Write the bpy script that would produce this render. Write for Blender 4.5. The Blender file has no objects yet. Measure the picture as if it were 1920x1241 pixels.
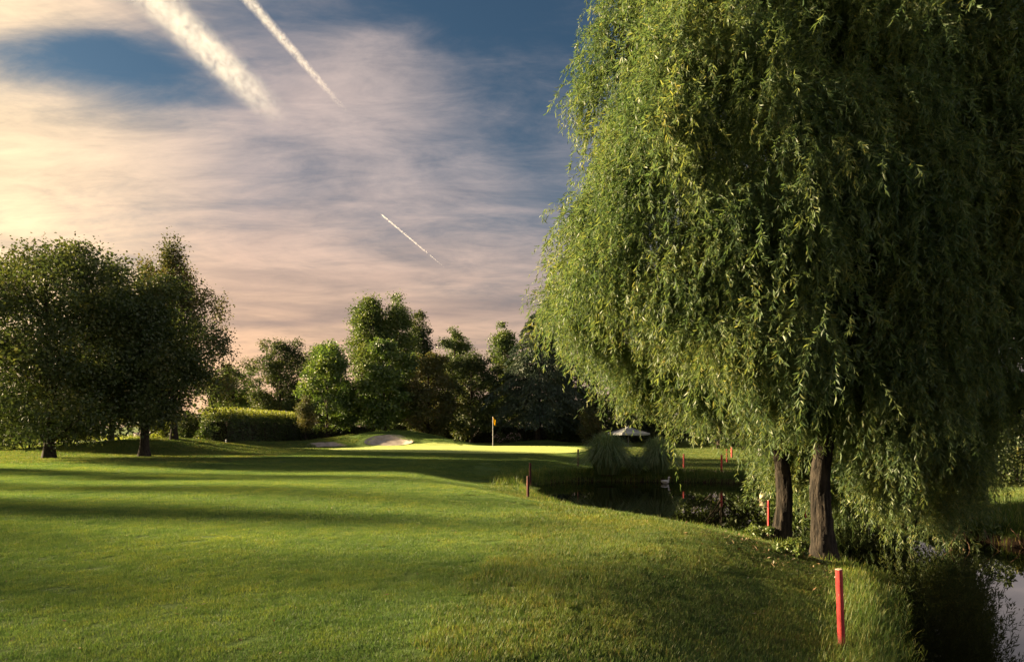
import bpy, math, random
import numpy as np
from mathutils import Vector

rng = np.random.default_rng(7)
random.seed(7)
R = math.radians
sc = bpy.context.scene
col = sc.collection

# ------------------------------------------------------------------ camera, sky, sun, exposure
CAM_H = 1.7
F = 1280.0 / 1920.0            # focal length / picture width
cam_d = bpy.data.cameras.new('camera')
cam_d.sensor_width = 36.0
cam_d.lens = 24.0
cam_d.shift_y = 0.09375
cam_d.clip_end = 30000
cam = bpy.data.objects.new('camera', cam_d)
cam.location = (0, 0, CAM_H)
cam.rotation_euler = (R(90), 0, 0)
col.objects.link(cam)
sc.camera = cam

SUN_AZ, SUN_EL = -75.0, 15.0   # degrees, azimuth from +Y towards +X
SUN_DIR = Vector((math.sin(R(SUN_AZ)) * math.cos(R(SUN_EL)), math.cos(R(SUN_AZ)) * math.cos(R(SUN_EL)), math.sin(R(SUN_EL))))
sun_d = bpy.data.lights.new('sun', 'SUN')
sun_d.energy = 5.0
sun_d.angle = R(2.8)
sun_d.color = (1.0, 0.775, 0.455)
sun = bpy.data.objects.new('sun', sun_d)
sun.rotation_euler = SUN_DIR.to_track_quat('Z', 'Y').to_euler()
sun.location = (-60, 30, 40)
col.objects.link(sun)

sc.view_settings.view_transform = 'Standard'
sc.view_settings.look = 'None'
sc.view_settings.exposure = 2.45
sc.view_settings.gamma = 1.0
sc.view_settings.use_curve_mapping = False
sc.render.engine = 'CYCLES'
sc.cycles.use_denoising = True
sc.cycles.max_bounces = 8
sc.cycles.diffuse_bounces = 3
sc.cycles.transmission_bounces = 4
sc.cycles.glossy_bounces = 3
sc.cycles.transparent_max_bounces = 8
sc.cycles.volume_bounces = 1
sc.cycles.sample_clamp_indirect = 6.0
sc.cycles.caustics_reflective = False
sc.cycles.caustics_refractive = False


class NT:
    """small helper to write node trees as expressions"""
    def __init__(self, tree):
        self.t = tree; self.n = tree.nodes; self.l = tree.links
    def new(self, kind, **kw):
        n = self.n.new(kind)
        for k, v in kw.items(): setattr(n, k, v)
        return n
    def put(self, sock, v):
        if isinstance(v, bpy.types.NodeSocket): self.l.new(v, sock)
        elif v is not None: sock.default_value = v
    def math(self, op, a, b=None, c=None, clamp=False):
        n = self.new('ShaderNodeMath', operation=op, use_clamp=clamp)
        self.put(n.inputs[0], a); self.put(n.inputs[1], b)
        if c is not None: self.put(n.inputs[2], c)
        return n.outputs[0]
    def vmath(self, op, a, b=None, out=0):
        n = self.new('ShaderNodeVectorMath', operation=op)
        self.put(n.inputs[0], a)
        if b is not None: self.put(n.inputs[1], b)
        return n.outputs[out]
    def dot(self, a, b): return self.vmath('DOT_PRODUCT', a, b, out='Value')
    def sstep(self, x, lo, hi, a=0.0, b=1.0):
        n = self.new('ShaderNodeMapRange', interpolation_type='SMOOTHSTEP', clamp=True)
        self.put(n.inputs['Value'], x)
        n.inputs['From Min'].default_value = lo; n.inputs['From Max'].default_value = hi
        n.inputs['To Min'].default_value = a; n.inputs['To Max'].default_value = b
        return n.outputs[0]
    def mix(self, f, a, b, mode='MIX'):
        n = self.new('ShaderNodeMix', data_type='RGBA', blend_type=mode)
        self.put(n.inputs[0], f); self.put(n.inputs[6], a); self.put(n.inputs[7], b)
        return n.outputs[2]
    def noise(self, vec, scale, detail=4, rough=0.55, dist=0.0):
        n = self.new('ShaderNodeTexNoise')
        if vec is not None: self.put(n.inputs['Vector'], vec)
        n.inputs['Scale'].default_value = scale; n.inputs['Detail'].default_value = detail
        n.inputs['Roughness'].default_value = rough; n.inputs['Distortion'].default_value = dist
        return n.outputs['Fac']
    def ramp(self, fac, stops, interp='LINEAR'):
        n = self.new('ShaderNodeValToRGB'); cr = n.color_ramp; cr.interpolation = interp
        while len(cr.elements) < len(stops): cr.elements.new(0.5)
        for e, (p, c) in zip(cr.elements, stops):
            e.position = p; e.color = (*c, 1.0)
        self.put(n.inputs[0], fac)
        return n.outputs[0]
    def sep(self, v):
        n = self.new('ShaderNodeSeparateXYZ'); self.put(n.inputs[0], v); return n.outputs
    def comb(self, x, y, z):
        n = self.new('ShaderNodeCombineXYZ')
        for i, v in enumerate((x, y, z)): self.put(n.inputs[i], v)
        return n.outputs[0]
    def bump(self, h, strength, dist):
        n = self.new('ShaderNodeBump'); n.inputs['Strength'].default_value = strength
        n.inputs['Distance'].default_value = dist; self.put(n.inputs['Height'], h)
        return n.outputs[0]


def build_world():
    w = bpy.data.worlds.new('World'); sc.world = w; w.use_nodes = True
    t = NT(w.node_tree); w.node_tree.nodes.clear()
    d = t.vmath('NORMALIZE', t.new('ShaderNodeTexCoord').outputs['Generated'])
    x, y, z = t.sep(d)
    zc = t.math('MAXIMUM', z, 0.0)
    sky = t.new('ShaderNodeTexSky', sky_type='NISHITA')
    sky.sun_disc = False; sky.sun_elevation = R(SUN_EL); sky.sun_rotation = R(SUN_AZ)
    sky.air_density = 1.0; sky.dust_density = 1.2; sky.ozone_density = 2.5
    clear = t.mix(1.0, sky.outputs[0], (0.0150, 0.0182, 0.0182, 1), 'MULTIPLY')
    # high thin clouds on a plane overhead
    den = t.math('ADD', zc, 0.20)
    px = t.math('DIVIDE', x, den); py = t.math('DIVIDE', y, den)
    # streaks run roughly from left to right, dragged a little
    p = t.comb(t.math('MULTIPLY', t.math('ADD', px, t.math('MULTIPLY', py, -0.25)), 0.62), t.math('MULTIPLY', py, 1.0), 3.7)
    n1 = t.noise(p, 1.05, 9, 0.60, 0.55)
    n2 = t.noise(t.vmath('ADD', p, (7.3, 2.1, 0.0)), 3.2, 8, 0.64, 0.6)
    n3 = t.noise(t.vmath('MULTIPLY', t.vmath('ADD', p, (1.7, 9.2, 0.0)), (0.9, 1.5, 1.0)), 7.5, 6, 0.68, 0.5)
    def blob(u, v, su, sv, rot=0.0):
        d0 = Vector((u, 1.0, v)).normalized()
        e1 = Vector((1, 0, 0)) - d0 * d0.x; e1.normalize()
        e2 = d0.cross(e1) * -1.0
        c, s = math.cos(R(rot)), math.sin(R(rot))
        a1 = e1 * c + e2 * s; a2 = e2 * c - e1 * s
        if a2.z < 0: a2 = -a2
        dl = t.vmath('SUBTRACT', d, tuple(d0))
        a = t.math('MULTIPLY', t.dot(dl, tuple(a1)), 1 / su)
        b = t.math('MULTIPLY', t.dot(dl, tuple(a2)), 1 / sv)
        r2 = t.math('ADD', t.math('MULTIPLY', a, a), t.math('MULTIPLY', b, b))
        return t.math('EXPONENT', t.math('MULTIPLY', r2, -1.0))
    U = lambda q: (q - 960) / 1280.0
    V = lambda q: (800 - q) / 1280.0
    cov = t.math('ADD', t.math('MULTIPLY', n1, 1.35), t.math('ADD', t.math('MULTIPLY', n2, 0.45), t.math('MULTIPLY', t.math('SUBTRACT', n3, 0.5), 0.46)))
    cov = t.math('ADD', cov, t.sstep(z, 0.14, 0.52, 0.46, -0.17))
    for u, v, su, sv, rot, k in [
            (U(330), V(160), 0.17, 0.055, -8, -0.46), (U(150), V(110), 0.16, 0.04, 0, -0.3),
            (U(1000), V(230), 0.13, 0.13, 0, -0.28), (U(760), V(0), 0.22, 0.05, 5, -0.3),
            (U(1000), V(60), 0.20, 0.08, 0, -0.16),
            (U(700), V(125), 0.10, 0.055, -10, 0.34), (U(80), V(20), 0.10, 0.02, 0, 0.4),
            (U(60), V(240), 0.20, 0.08, 0, 0.22), (U(560), V(190), 0.14, 0.05, -30, 0.22), (U(900), V(350), 0.12, 0.03, 8, 0.16)]:
        cov = t.math('ADD', cov, t.math('MULTIPLY', blob(u, v, su, sv, rot), k))
    m = t.sstep(cov, 0.42, 1.30)
    # cloud colour: cream towards the sun, peach low down, grey mauve away from it
    sp = t.dot(d, tuple(SUN_DIR))
    warm = t.sstep(sp, -0.12, 0.85)
    low = t.sstep(z, 0.02, 0.36, 1.0, 0.0)
    grey = t.mix(low, (0.078, 0.080, 0.092, 1), (0.130, 0.096, 0.078, 1))
    peach = t.mix(low, (0.165, 0.132, 0.120, 1), (0.310, 0.190, 0.108, 1))
    cc = t.mix(warm, grey, peach)
    cc = t.mix(t.sstep(sp, 0.60, 0.90), cc, (0.37, 0.275, 0.165, 1))
    # front-lit clouds opposite the sun, brightened out of view to lift the shade
    cc = t.mix(t.sstep(sp, 0.05, -0.75), cc, (0.31, 0.27, 0.265, 1))
    # brightness detail inside the veil
    cc = t.mix(1.0, cc, t.ramp(n2, [(0.25, (0.66, 0.70, 0.76)), (0.5, (1, 1, 1)), (0.75, (1.28, 1.22, 1.16))]), 'MULTIPLY')
    cc = t.mix(1.0, cc, t.ramp(n3, [(0.3, (0.86, 0.87, 0.89)), (0.5, (1, 1, 1)), (0.7, (1.12, 1.10, 1.08))]), 'MULTIPLY')
    # thin darker bars near the horizon
    bars = t.noise(t.comb(t.math('MULTIPLY', x, 1.3), t.math('MULTIPLY', y, 1.0), t.math('MULTIPLY', z, 17.0)), 1.5, 4, 0.5, 0.3)
    barm = t.math('MULTIPLY', t.sstep(bars, 0.54, 0.70), t.sstep(z, 0.30, 0.12))
    barm = t.math('ADD', t.math('MULTIPLY', barm, 0.45), t.math('MULTIPLY', blob(U(560), V(604), 0.13, 0.008, 3), 0.55))
    barm = t.math('ADD', barm, t.math('MULTIPLY', blob(U(880), V(580), 0.16, 0.016, 2), 0.5))
    cc = t.mix(t.math('MINIMUM', barm, 0.8), cc, (0.080, 0.064, 0.062, 1))
    full = t.mix(m, clear, cc)
    bg = t.new('ShaderNodeBackground'); t.put(bg.inputs['Color'], full); bg.inputs['Strength'].default_value = 0.685
    out = t.new('ShaderNodeOutputWorld'); t.l.new(bg.outputs[0], out.inputs['Surface'])
build_world()

# ------------------------------------------------------------------ helpers
def wx(px, Y): return (px - 960.0) / 1280.0 * Y
def wz(py, Y): return CAM_H - (py - 800.0) / 1280.0 * Y

def S(a, b, v):
    q = np.clip((v - a) / (b - a), 0, 1)
    return q * q * (3 - 2 * q)

def mesh_obj(name, verts, faces, mat=None, parent=None, smooth=False, rnd=None, link=True):
    """verts (n,3); faces (m,k) array with equal k, or a list of such arrays"""
    verts = np.ascontiguousarray(verts, dtype=np.float32)
    fl = faces if isinstance(faces, list) else [faces]
    fl = [np.asarray(f, dtype=np.int32) for f in fl if len(f)]
    me = bpy.data.meshes.new(name)
    me.vertices.add(len(verts)); me.vertices.foreach_set('co', verts.ravel())
    idx = np.concatenate([f.ravel() for f in fl]); tot = np.concatenate([np.full(len(f), f.shape[1], np.int32) for f in fl])
    start = np.concatenate([[0], np.cumsum(tot)[:-1]]).astype(np.int32)
    me.loops.add(len(idx)); me.loops.foreach_set('vertex_index', idx)
    me.polygons.add(len(tot)); me.polygons.foreach_set('loop_start', start); me.polygons.foreach_set('loop_total', tot)
    me.update(calc_edges=True)
    if smooth: me.polygons.foreach_set('use_smooth', np.ones(len(tot), bool))
    if rnd is not None:
        at = me.attributes.new('rnd', 'FLOAT', 'FACE'); at.data.foreach_set('value', np.asarray(rnd, np.float32))
    if mat: me.materials.append(mat)
    o = bpy.data.objects.new(name, me)
    if link: col.objects.link(o)
    if parent: o.parent = parent
    return o

def tag(o, label=None, cat=None, group=None, kind=None):
    if label: o['label'] = label
    if cat: o['category'] = cat
    if group: o['group'] = group
    if kind: o['kind'] = kind
    return o

def empty(name, loc, label, cat, group=None):
    o = bpy.data.objects.new(name, None); o.empty_display_size = 0.3
    o.location = loc; col.objects.link(o)
    return tag(o, label, cat, group)

class Geo:
    """collects tubes, boxes and loose polygons into one mesh"""
    def __init__(self): self.v = []; self.f = {}; self.n = 0
    def add(self, v, f):
        v = np.asarray(v, float); f = np.asarray(f, int)
        self.f.setdefault(f.shape[1], []).append(f + self.n); self.v.append(v); self.n += len(v)
    def tube(self, path, rad, sides=8, cap=True, squash=None):
        path = np.asarray(path, float); k = len(path); rad = np.broadcast_to(np.asarray(rad, float), (k,))
        tan = np.gradient(path, axis=0); tan /= np.linalg.norm(tan, axis=1)[:, None] + 1e-9
        ref = np.array([0.0, 1.0, 0.0]) if abs(tan[:, 1]).mean() < 0.8 else np.array([1.0, 0, 0])
        a = np.cross(tan, ref); a /= np.linalg.norm(a, axis=1)[:, None] + 1e-9
        b = np.cross(tan, a)
        th = np.linspace(0, 2 * np.pi, sides, endpoint=False)
        ring = a[:, None, :] * np.cos(th)[None, :, None] + b[:, None, :] * np.sin(th)[None, :, None]
        v = path[:, None, :] + ring * rad[:, None, None]
        v = v.reshape(-1, 3)
        i = np.arange(k - 1)[:, None] * sides; j = np.arange(sides)[None, :]; j2 = (j + 1) % sides
        f = np.stack([i + j, i + j2, i + sides + j2, i + sides + j], -1).reshape(-1, 4)
        self.add(v, f)
        if cap:
            for e, fl in ((0, 1), (k - 1, 0)):
                c = np.concatenate([v[e * sides:(e + 1) * sides], path[e:e + 1]])
                q = np.stack([np.arange(sides), (np.arange(sides) + 1) % sides, np.full(sides, sides)], -1)
                self.add(c, q[:, ::-1] if fl else q)
        return self
    def box(self, lo, hi, taper=1.0):
        (x0, y0, z0), (x1, y1, z1) = lo, hi
        cx, cy = (x0 + x1) / 2, (y0 + y1) / 2
        v = [(x0, y0, z0), (x1, y0, z0), (x1, y1, z0), (x0, y1, z0)]
        v += [(cx + (a - cx) * taper, cy + (b - cy) * taper, z1) for a, b in ((x0, y0), (x1, y0), (x1, y1), (x0, y1))]
        self.add(v, [(3, 2, 1, 0), (4, 5, 6, 7), (0, 1, 5, 4), (1, 2, 6, 5), (2, 3, 7, 6), (3, 0, 4, 7)])
        return self
    def arrays(self): return np.concatenate(self.v), [np.concatenate(a) for a in self.f.values()]
    def build(self, name, mat, parent=None, smooth=False):
        v, f = self.arrays()
        return mesh_obj(name, v, f, mat, parent, smooth)

def unit(v): return v / (np.linalg.norm(v, axis=-1, keepdims=True) + 1e-9)
def rand_dir(n):
    v = rng.normal(size=(n, 3)); return unit(v)

def leaf_geo(P, D, N, L, W, fold=0.18, curl=0.0):
    """one folded diamond leaf for each point: P base, D direction, N normal"""
    n = len(P); L = np.broadcast_to(L, (n,))[:, None]; W = np.broadcast_to(W, (n,))[:, None]
    D = unit(D); Sd = unit(np.cross(D, N)); Nn = np.cross(Sd, D)
    mid = P + D * L * 0.45
    a = P; b = mid + Sd * W * 0.5 + Nn * W * fold; c = P + D * L + Nn * L * curl; e = mid - Sd * W * 0.5 + Nn * W * fold
    v = np.stack([a, b, c, e], 1).reshape(-1, 3)
    f = np.arange(n * 4).reshape(n, 4)
    tri = np.concatenate([f[:, [0, 1, 2]], f[:, [0, 2, 3]]], 1).reshape(-1, 3)
    return v, tri

# ------------------------------------------------------------------ materials
def new_mat(name):
    m = bpy.data.materials.new(name); m.use_nodes = True
    m.node_tree.nodes.clear()
    t = NT(m.node_tree)
    return m, t, t.new('ShaderNodeOutputMaterial')

def leaf_mat(name, stops, transl=0.38, gloss=0.05, rough=0.45, patch=0.0, tint=None):
    m, t, out = new_mat(name)
    at = t.new('ShaderNodeAttribute', attribute_name='rnd')
    c = t.ramp(at.outputs['Fac'], stops)
    if patch:
        pos = t.new('ShaderNodeNewGeometry').outputs['Position']
        nz = t.noise(pos, patch, 3, 0.5)
        if patch < 0.5:
            nz2 = t.noise(pos, 2.4, 4, 0.6)
            c = t.mix(1.0, c, t.ramp(nz2, [(0.3, (0.64, 0.74, 0.76)), (0.5, (1, 1, 1)), (0.7, (1.34, 1.14, 0.96))]), 'MULTIPLY')
        c = t.mix(1.0, c, t.ramp(nz, [(0.28, (0.62, 0.72, 0.74)), (0.5, (1, 1, 1)), (0.72, (1.36, 1.18, 0.92))]), 'MULTIPLY')
    df = t.new('ShaderNodeBsdfDiffuse'); t.put(df.inputs['Color'], c)
    tr = t.new('ShaderNodeBsdfTranslucent')
    t.put(tr.inputs['Color'], t.mix(1.0, c, (1.15, 1.13, 0.68, 1) if tint is None else tint, 'MULTIPLY'))
    mx = t.new('ShaderNodeMixShader'); mx.inputs[0].default_value = transl
    t.l.new(df.outputs[0], mx.inputs[1]); t.l.new(tr.outputs[0], mx.inputs[2])
    gl = t.new('ShaderNodeBsdfGlossy'); gl.inputs['Roughness'].default_value = rough
    gl.inputs['Color'].default_value = (0.9, 0.9, 0.9, 1)
    m2 = t.new('ShaderNodeMixShader'); m2.inputs[0].default_value = gloss
    t.l.new(mx.outputs[0], m2.inputs[1]); t.l.new(gl.outputs[0], m2.inputs[2])
    t.l.new(m2.outputs[0], out.inputs['Surface'])
    return m

def simple_mat(name, c1, c2, scale=6.0, rough=0.8, bump=0.3, bdist=0.02, spec=0.3, stretch=(1, 1, 1), detail=6, lo=0.35, hi=0.65, coat=None):
    m, t, out = new_mat(name)
    tc = t.new('ShaderNodeTexCoord').outputs['Object']
    v = t.vmath('MULTIPLY', tc, stretch)
    n = t.noise(v, scale, detail, 0.6)
    b = t.new('ShaderNodeBsdfPrincipled')
    t.put(b.inputs['Base Color'], t.mix(t.sstep(n, lo, hi), (*c1, 1), (*c2, 1)))
    b.inputs['Roughness'].default_value = rough; b.inputs['Specular IOR Level'].default_value = spec
    if bump: t.put(b.inputs['Normal'], t.bump(t.noise(v, scale * 2.3, detail, 0.6), bump, bdist))
    t.l.new(b.outputs[0], out.inputs['Surface'])
    return m

M = {}
M['willow'] = leaf_mat('willow_leaf', [(0.0, (0.054, 0.098, 0.050)), (0.4, (0.100, 0.156, 0.066)), (0.78, (0.165, 0.210, 0.078)), (1.0, (0.270, 0.255, 0.085))], 0.50, 0.02, 0.45, patch=0.9)
M['leaf_dark'] = leaf_mat('dark_leaf', [(0.0, (0.036, 0.060, 0.022)), (0.6, (0.066, 0.092, 0.030)), (1.0, (0.115, 0.115, 0.038))], 0.32, 0.03, 0.5, patch=0.5)
M['leaf_brown'] = leaf_mat('bronze_leaf', [(0.0, (0.052, 0.068, 0.026)), (0.6, (0.096, 0.104, 0.036)), (1.0, (0.165, 0.112, 0.046))], 0.36, 0.03, 0.5, patch=0.5)
M['leaf_mid'] = leaf_mat('mid_leaf', [(0.0, (0.056, 0.098, 0.028)), (0.6, (0.102, 0.150, 0.040)), (1.0, (0.160, 0.175, 0.048))], 0.38, 0.03, 0.45, patch=0.5)
M['leaf_plane'] = leaf_mat('plane_leaf', [(0.0, (0.055, 0.100, 0.024)), (0.6, (0.105, 0.170, 0.036)), (0.97, (0.160, 0.190, 0.045)), (1.0, (0.30, 0.13, 0.05))], 0.42, 0.05, 0.45, patch=0.6)
M['leaf_blue'] = leaf_mat('cedar_needle', [(0.0, (0.028, 0.050, 0.034)), (0.6, (0.052, 0.082, 0.050)), (1.0, (0.095, 0.110, 0.060))], 0.15, 0.04, 0.5, patch=0.6)
M['leaf_hedge'] = leaf_mat('hedge_leaf', [(0.0, (0.026, 0.052, 0.014)), (0.6, (0.060, 0.095, 0.020)), (1.0, (0.150, 0.170, 0.035))], 0.35, 0.05, 0.45, patch=0.8)
M['leaf_sunlit'] = leaf_mat('sunlit_leaf', [(0.0, (0.100, 0.135, 0.024)), (0.6, (0.180, 0.210, 0.034)), (1.0, (0.300, 0.290, 0.050))], 0.48, 0.04, 0.45)  # yellow light of the low sun put into the leaf colour
M['leaf_pampas'] = leaf_mat('pampas_leaf', [(0.0, (0.110, 0.185, 0.080)), (0.6, (0.190, 0.270, 0.120)), (1.0, (0.300, 0.320, 0.150))], 0.48, 0.04, 0.4)
M['fairway'] = leaf_mat('fairway_blade', [(0.0, (0.078, 0.150, 0.040)), (0.55, (0.116, 0.198, 0.052)), (1.0, (0.195, 0.235, 0.070))], 0.45, 0.02, 0.5, patch=0.35)
M['rough'] = leaf_mat('rough_blade', [(0.0, (0.065, 0.115, 0.026)), (0.5, (0.115, 0.185, 0.042)), (0.84, (0.180, 0.215, 0.062)), (1.0, (0.270, 0.220, 0.105))], 0.44, 0.02, 0.5, patch=0.45)
M['tall_grass'] = leaf_mat('tall_blade', [(0.0, (0.060, 0.125, 0.026)), (0.6, (0.130, 0.205, 0.036)), (1.0, (0.290, 0.270, 0.085))], 0.48, 0.02, 0.5, patch=0.7)
M['petal'] = leaf_mat('rose_petal', [(0.0, (0.55, 0.30, 0.32)), (1.0, (0.75, 0.62, 0.60))], 0.3, 0.02)
M['bark_willow'] = simple_mat('willow_bark', (0.008, 0.007, 0.006), (0.046, 0.037, 0.029), 7.0, 0.92, 1.0, 0.05, 0.15, (1.6, 1.6, 0.32))
M['bark'] = simple_mat('bark', (0.016, 0.013, 0.011), (0.055, 0.044, 0.034), 9.0, 0.92, 0.8, 0.03, 0.15, (1.5, 1.5, 0.4))
M['sand'] = simple_mat('bunker_sand', (0.36, 0.30, 0.25), (0.50, 0.43, 0.36), 2.2, 0.95, 0.5, 0.05, 0.1)
M['path'] = simple_mat('path_sand', (0.22, 0.15, 0.085), (0.42, 0.31, 0.19), 1.6, 0.95, 0.6, 0.04, 0.1)
M['road'] = simple_mat('asphalt', (0.045, 0.043, 0.042), (0.065, 0.062, 0.060), 3.0, 0.9, 0.2, 0.01)
def stake_mat():
    m, t, out = new_mat('chipped_red_paint')
    tc = t.new('ShaderNodeTexCoord').outputs['Object']; z = t.sep(tc)[2]
    n = t.noise(t.vmath('MULTIPLY', tc, (1, 1, 0.3)), 14.0, 5, 0.6); ch = t.noise(t.vmath('MULTIPLY', tc, (1, 1, 0.35)), 38.0, 4, 0.65)
    c = t.mix(t.sstep(n, 0.35, 0.65), (0.27, 0.024, 0.026, 1), (0.42, 0.050, 0.042, 1))
    c = t.mix(t.sstep(ch, 0.64, 0.69), c, (0.26, 0.19, 0.14, 1))
    mud = t.sstep(t.math('ADD', z, t.math('MULTIPLY', n, 0.25)), 0.30, 0.12)
    c = t.mix(t.math('MULTIPLY', mud, 0.7), c, (0.085, 0.06, 0.04, 1))
    b = t.new('ShaderNodeBsdfPrincipled'); t.put(b.inputs['Base Color'], c); b.inputs['Roughness'].default_value = 0.65; b.inputs['Specular IOR Level'].default_value = 0.25
    t.put(b.inputs['Normal'], t.bump(ch, 0.5, 0.004)); t.l.new(b.outputs[0], out.inputs['Surface'])
    return m
M['red'] = stake_mat()
M['red_old'] = simple_mat('weathered_red_paint', (0.045, 0.016, 0.013), (0.120, 0.030, 0.024), 9.0, 0.8, 0.35, 0.004, 0.3, (1, 1, 0.25))
M['stake_top'] = simple_mat('bare_wood', (0.50, 0.36, 0.26), (0.62, 0.48, 0.36), 30.0, 0.8, 0.2, 0.002)
M['white'] = simple_mat('white_paint', (0.66, 0.65, 0.62), (0.80, 0.79, 0.76), 4.0, 0.6, 0.1, 0.003)
M['canvas'] = simple_mat('canvas', (0.30, 0.31, 0.33), (0.42, 0.43, 0.45), 3.0, 0.85, 0.2, 0.01)
M['metal'] = simple_mat('grey_metal', (0.16, 0.16, 0.16), (0.24, 0.24, 0.24), 5.0, 0.5, 0.1, 0.003)
M['flag'] = leaf_mat('yellow_cloth', [(0.0, (0.80, 0.55, 0.02)), (1.0, (0.80, 0.55, 0.02))], 0.45, 0.0, 0.5, tint=(1, 1, 1, 1))
M['beige'] = simple_mat('beige_board', (0.42, 0.33, 0.22), (0.58, 0.47, 0.34), 5.0, 0.8, 0.3, 0.006, 0.3, (1, 1, 4))
M['dark_board'] = simple_mat('dark_board', (0.05, 0.04, 0.03), (0.09, 0.07, 0.05), 5.0, 0.85, 0.3, 0.006)
M['feather'] = simple_mat('white_feather', (0.42, 0.41, 0.38), (0.55, 0.53, 0.50), 22.0, 0.8, 0.4, 0.01)
M['bill'] = simple_mat('orange_bill', (0.55, 0.22, 0.03), (0.65, 0.28, 0.05), 8.0, 0.5, 0.1, 0.002)
M['wall'] = simple_mat('pale_render', (0.46, 0.36, 0.31), (0.58, 0.47, 0.41), 1.2, 0.9, 0.2, 0.01)
M['root'] = simple_mat('root_wood', (0.10, 0.058, 0.034), (0.24, 0.15, 0.09), 10.0, 0.85, 0.5, 0.01)
M['litter'] = leaf_mat('dry_leaf', [(0.0, (0.10, 0.055, 0.030)), (0.7, (0.20, 0.12, 0.06)), (1.0, (0.42, 0.36, 0.26))], 0.15, 0.03)

def ground_mat():
    m, t, out = new_mat('turf')
    pos = t.new('ShaderNodeNewGeometry').outputs['Position']
    big = t.noise(pos, 0.09, 4, 0.55, 0.4); mid = t.noise(pos, 1.3, 5, 0.6); fine = t.noise(pos, 55.0, 3, 0.7)
    c = t.ramp(big, [(0.3, (0.070, 0.125, 0.028)), (0.55, (0.100, 0.155, 0.034)), (0.75, (0.150, 0.170, 0.045))])
    c = t.mix(1.0, c, t.ramp(mid, [(0.3, (0.82, 0.85, 0.8)), (0.7, (1.16, 1.1, 1.1))]), 'MULTIPLY')
    c = t.mix(1.0, c, t.ramp(fine, [(0.3, (0.62, 0.66, 0.6)), (0.7, (1.25, 1.2, 1.2))]), 'MULTIPLY')
    # bare earth on the steep pond bank and below the water line
    z = t.sep(pos)[2]
    em = t.sstep(t.math('ADD', z, t.math('MULTIPLY', mid, 0.16)), -0.40, -0.52)
    c = t.mix(em, c, t.ramp(mid, [(0.3, (0.030, 0.020, 0.013)), (0.7, (0.085, 0.055, 0.034))]))
    b = t.new('ShaderNodeBsdfPrincipled'); t.put(b.inputs['Base Color'], c)
    b.inputs['Roughness'].default_value = 0.9; b.inputs['Specular IOR Level'].default_value = 0.1
    t.put(b.inputs['Normal'], t.bump(t.math('ADD', fine, t.math('MULTIPLY', mid, 0.4)), 0.9, 0.03))
    t.l.new(b.outputs[0], out.inputs['Surface'])
    return m
M['turf'] = ground_mat()

def green_mat():
    m, t, out = new_mat('putting_turf')
    pos = t.new('ShaderNodeNewGeometry').outputs['Position']
    fine = t.noise(pos, 40.0, 3, 0.7); mid = t.noise(pos, 0.6, 4, 0.5)
    c = t.ramp(mid, [(0.3, (0.120, 0.185, 0.040)), (0.7, (0.165, 0.215, 0.050))])
    c = t.mix(1.0, c, t.ramp(fine, [(0.3, (0.8, 0.8, 0.8)), (0.7, (1.15, 1.15, 1.1))]), 'MULTIPLY')
    b = t.new('ShaderNodeBsdfPrincipled'); t.put(b.inputs['Base Color'], c); b.inputs['Roughness'].default_value = 0.85
    b.inputs['Specular IOR Level'].default_value = 0.15
    b.inputs['Sheen Weight'].default_value = 0.5; b.inputs['Sheen Roughness'].default_value = 0.4
    b.inputs['Sheen Tint'].default_value = (0.8, 0.9, 0.3, 1)
    t.put(b.inputs['Normal'], t.bump(fine, 1.0, 0.03))
    t.l.new(b.outputs[0], out.inputs['Surface'])
    return m
M['green'] = green_mat()

def water_mat():
    m, t, out = new_mat('pond_water')
    pos = t.new('ShaderNodeNewGeometry').outputs['Position']
    v = t.vmath('MULTIPLY', pos, (1.0, 1.0, 1.0))
    n = t.noise(v, 2.6, 3, 0.5, 0.4); n2 = t.noise(v, 0.5, 2, 0.5)
    b = t.new('ShaderNodeBsdfPrincipled')
    b.inputs['Base Color'].default_value = (0.0012, 0.0015, 0.0008, 1)
    b.inputs['Roughness'].default_value = 0.012; b.inputs['IOR'].default_value = 1.333
    h = t.math('MULTIPLY', n, t.sstep(n2, 0.35, 0.75, 0.25, 1.0))
    t.put(b.inputs['Normal'], t.bump(h, 0.006, 0.03))
    t.l.new(b.outputs[0], out.inputs['Surface'])
    return m
M['water'] = water_mat()

# ------------------------------------------------------------------ terrain
POND = np.array([(0.7, 25.5), (1.2, 21.9), (2.4, 18.9), (3.6, 17.3), (4.7, 15.9), (5.75, 14.0), (6.15, 12.4), (6.1, 10.8), (5.4, 9.2),
                 (4.42, 7.4), (3.72, 5.9), (3.15, 4.0), (2.8, 1.5), (2.7, -6), (15, -6), (16.5, 5), (14.8, 10), (12.2, 12.6), (9.9, 13.5), (9.7, 14.8),
                 (9.6, 17), (10.5, 20.5), (11.2, 24.6), (11.2, 26.8), (10.2, 28.7), (8.9, 29.3), (6.7, 29.9), (3.3, 30.1), (1.9, 29.3), (0.9, 27.5)], float)

def pond_d(x, y):
    """signed distance to the pond outline, positive on land"""
    x = np.asarray(x, float); y = np.asarray(y, float)
    best = np.full(x.shape, 1e9); inside = np.zeros(x.shape, bool)
    n = len(POND)
    for i in range(n):
        ax, ay = POND[i]; bx, by = POND[(i + 1) % n]
        dx, dy = bx - ax, by - ay
        q = np.clip(((x - ax) * dx + (y - ay) * dy) / (dx * dx + dy * dy), 0, 1)
        best = np.minimum(best, np.hypot(x - ax - q * dx, y - ay - q * dy))
        cr = ((ay > y) != (by > y)) & (x < (bx - ax) * (y - ay) / (by - ay + 1e-12) + ax)
        inside ^= cr
    return np.where(inside, -best, best)

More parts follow.
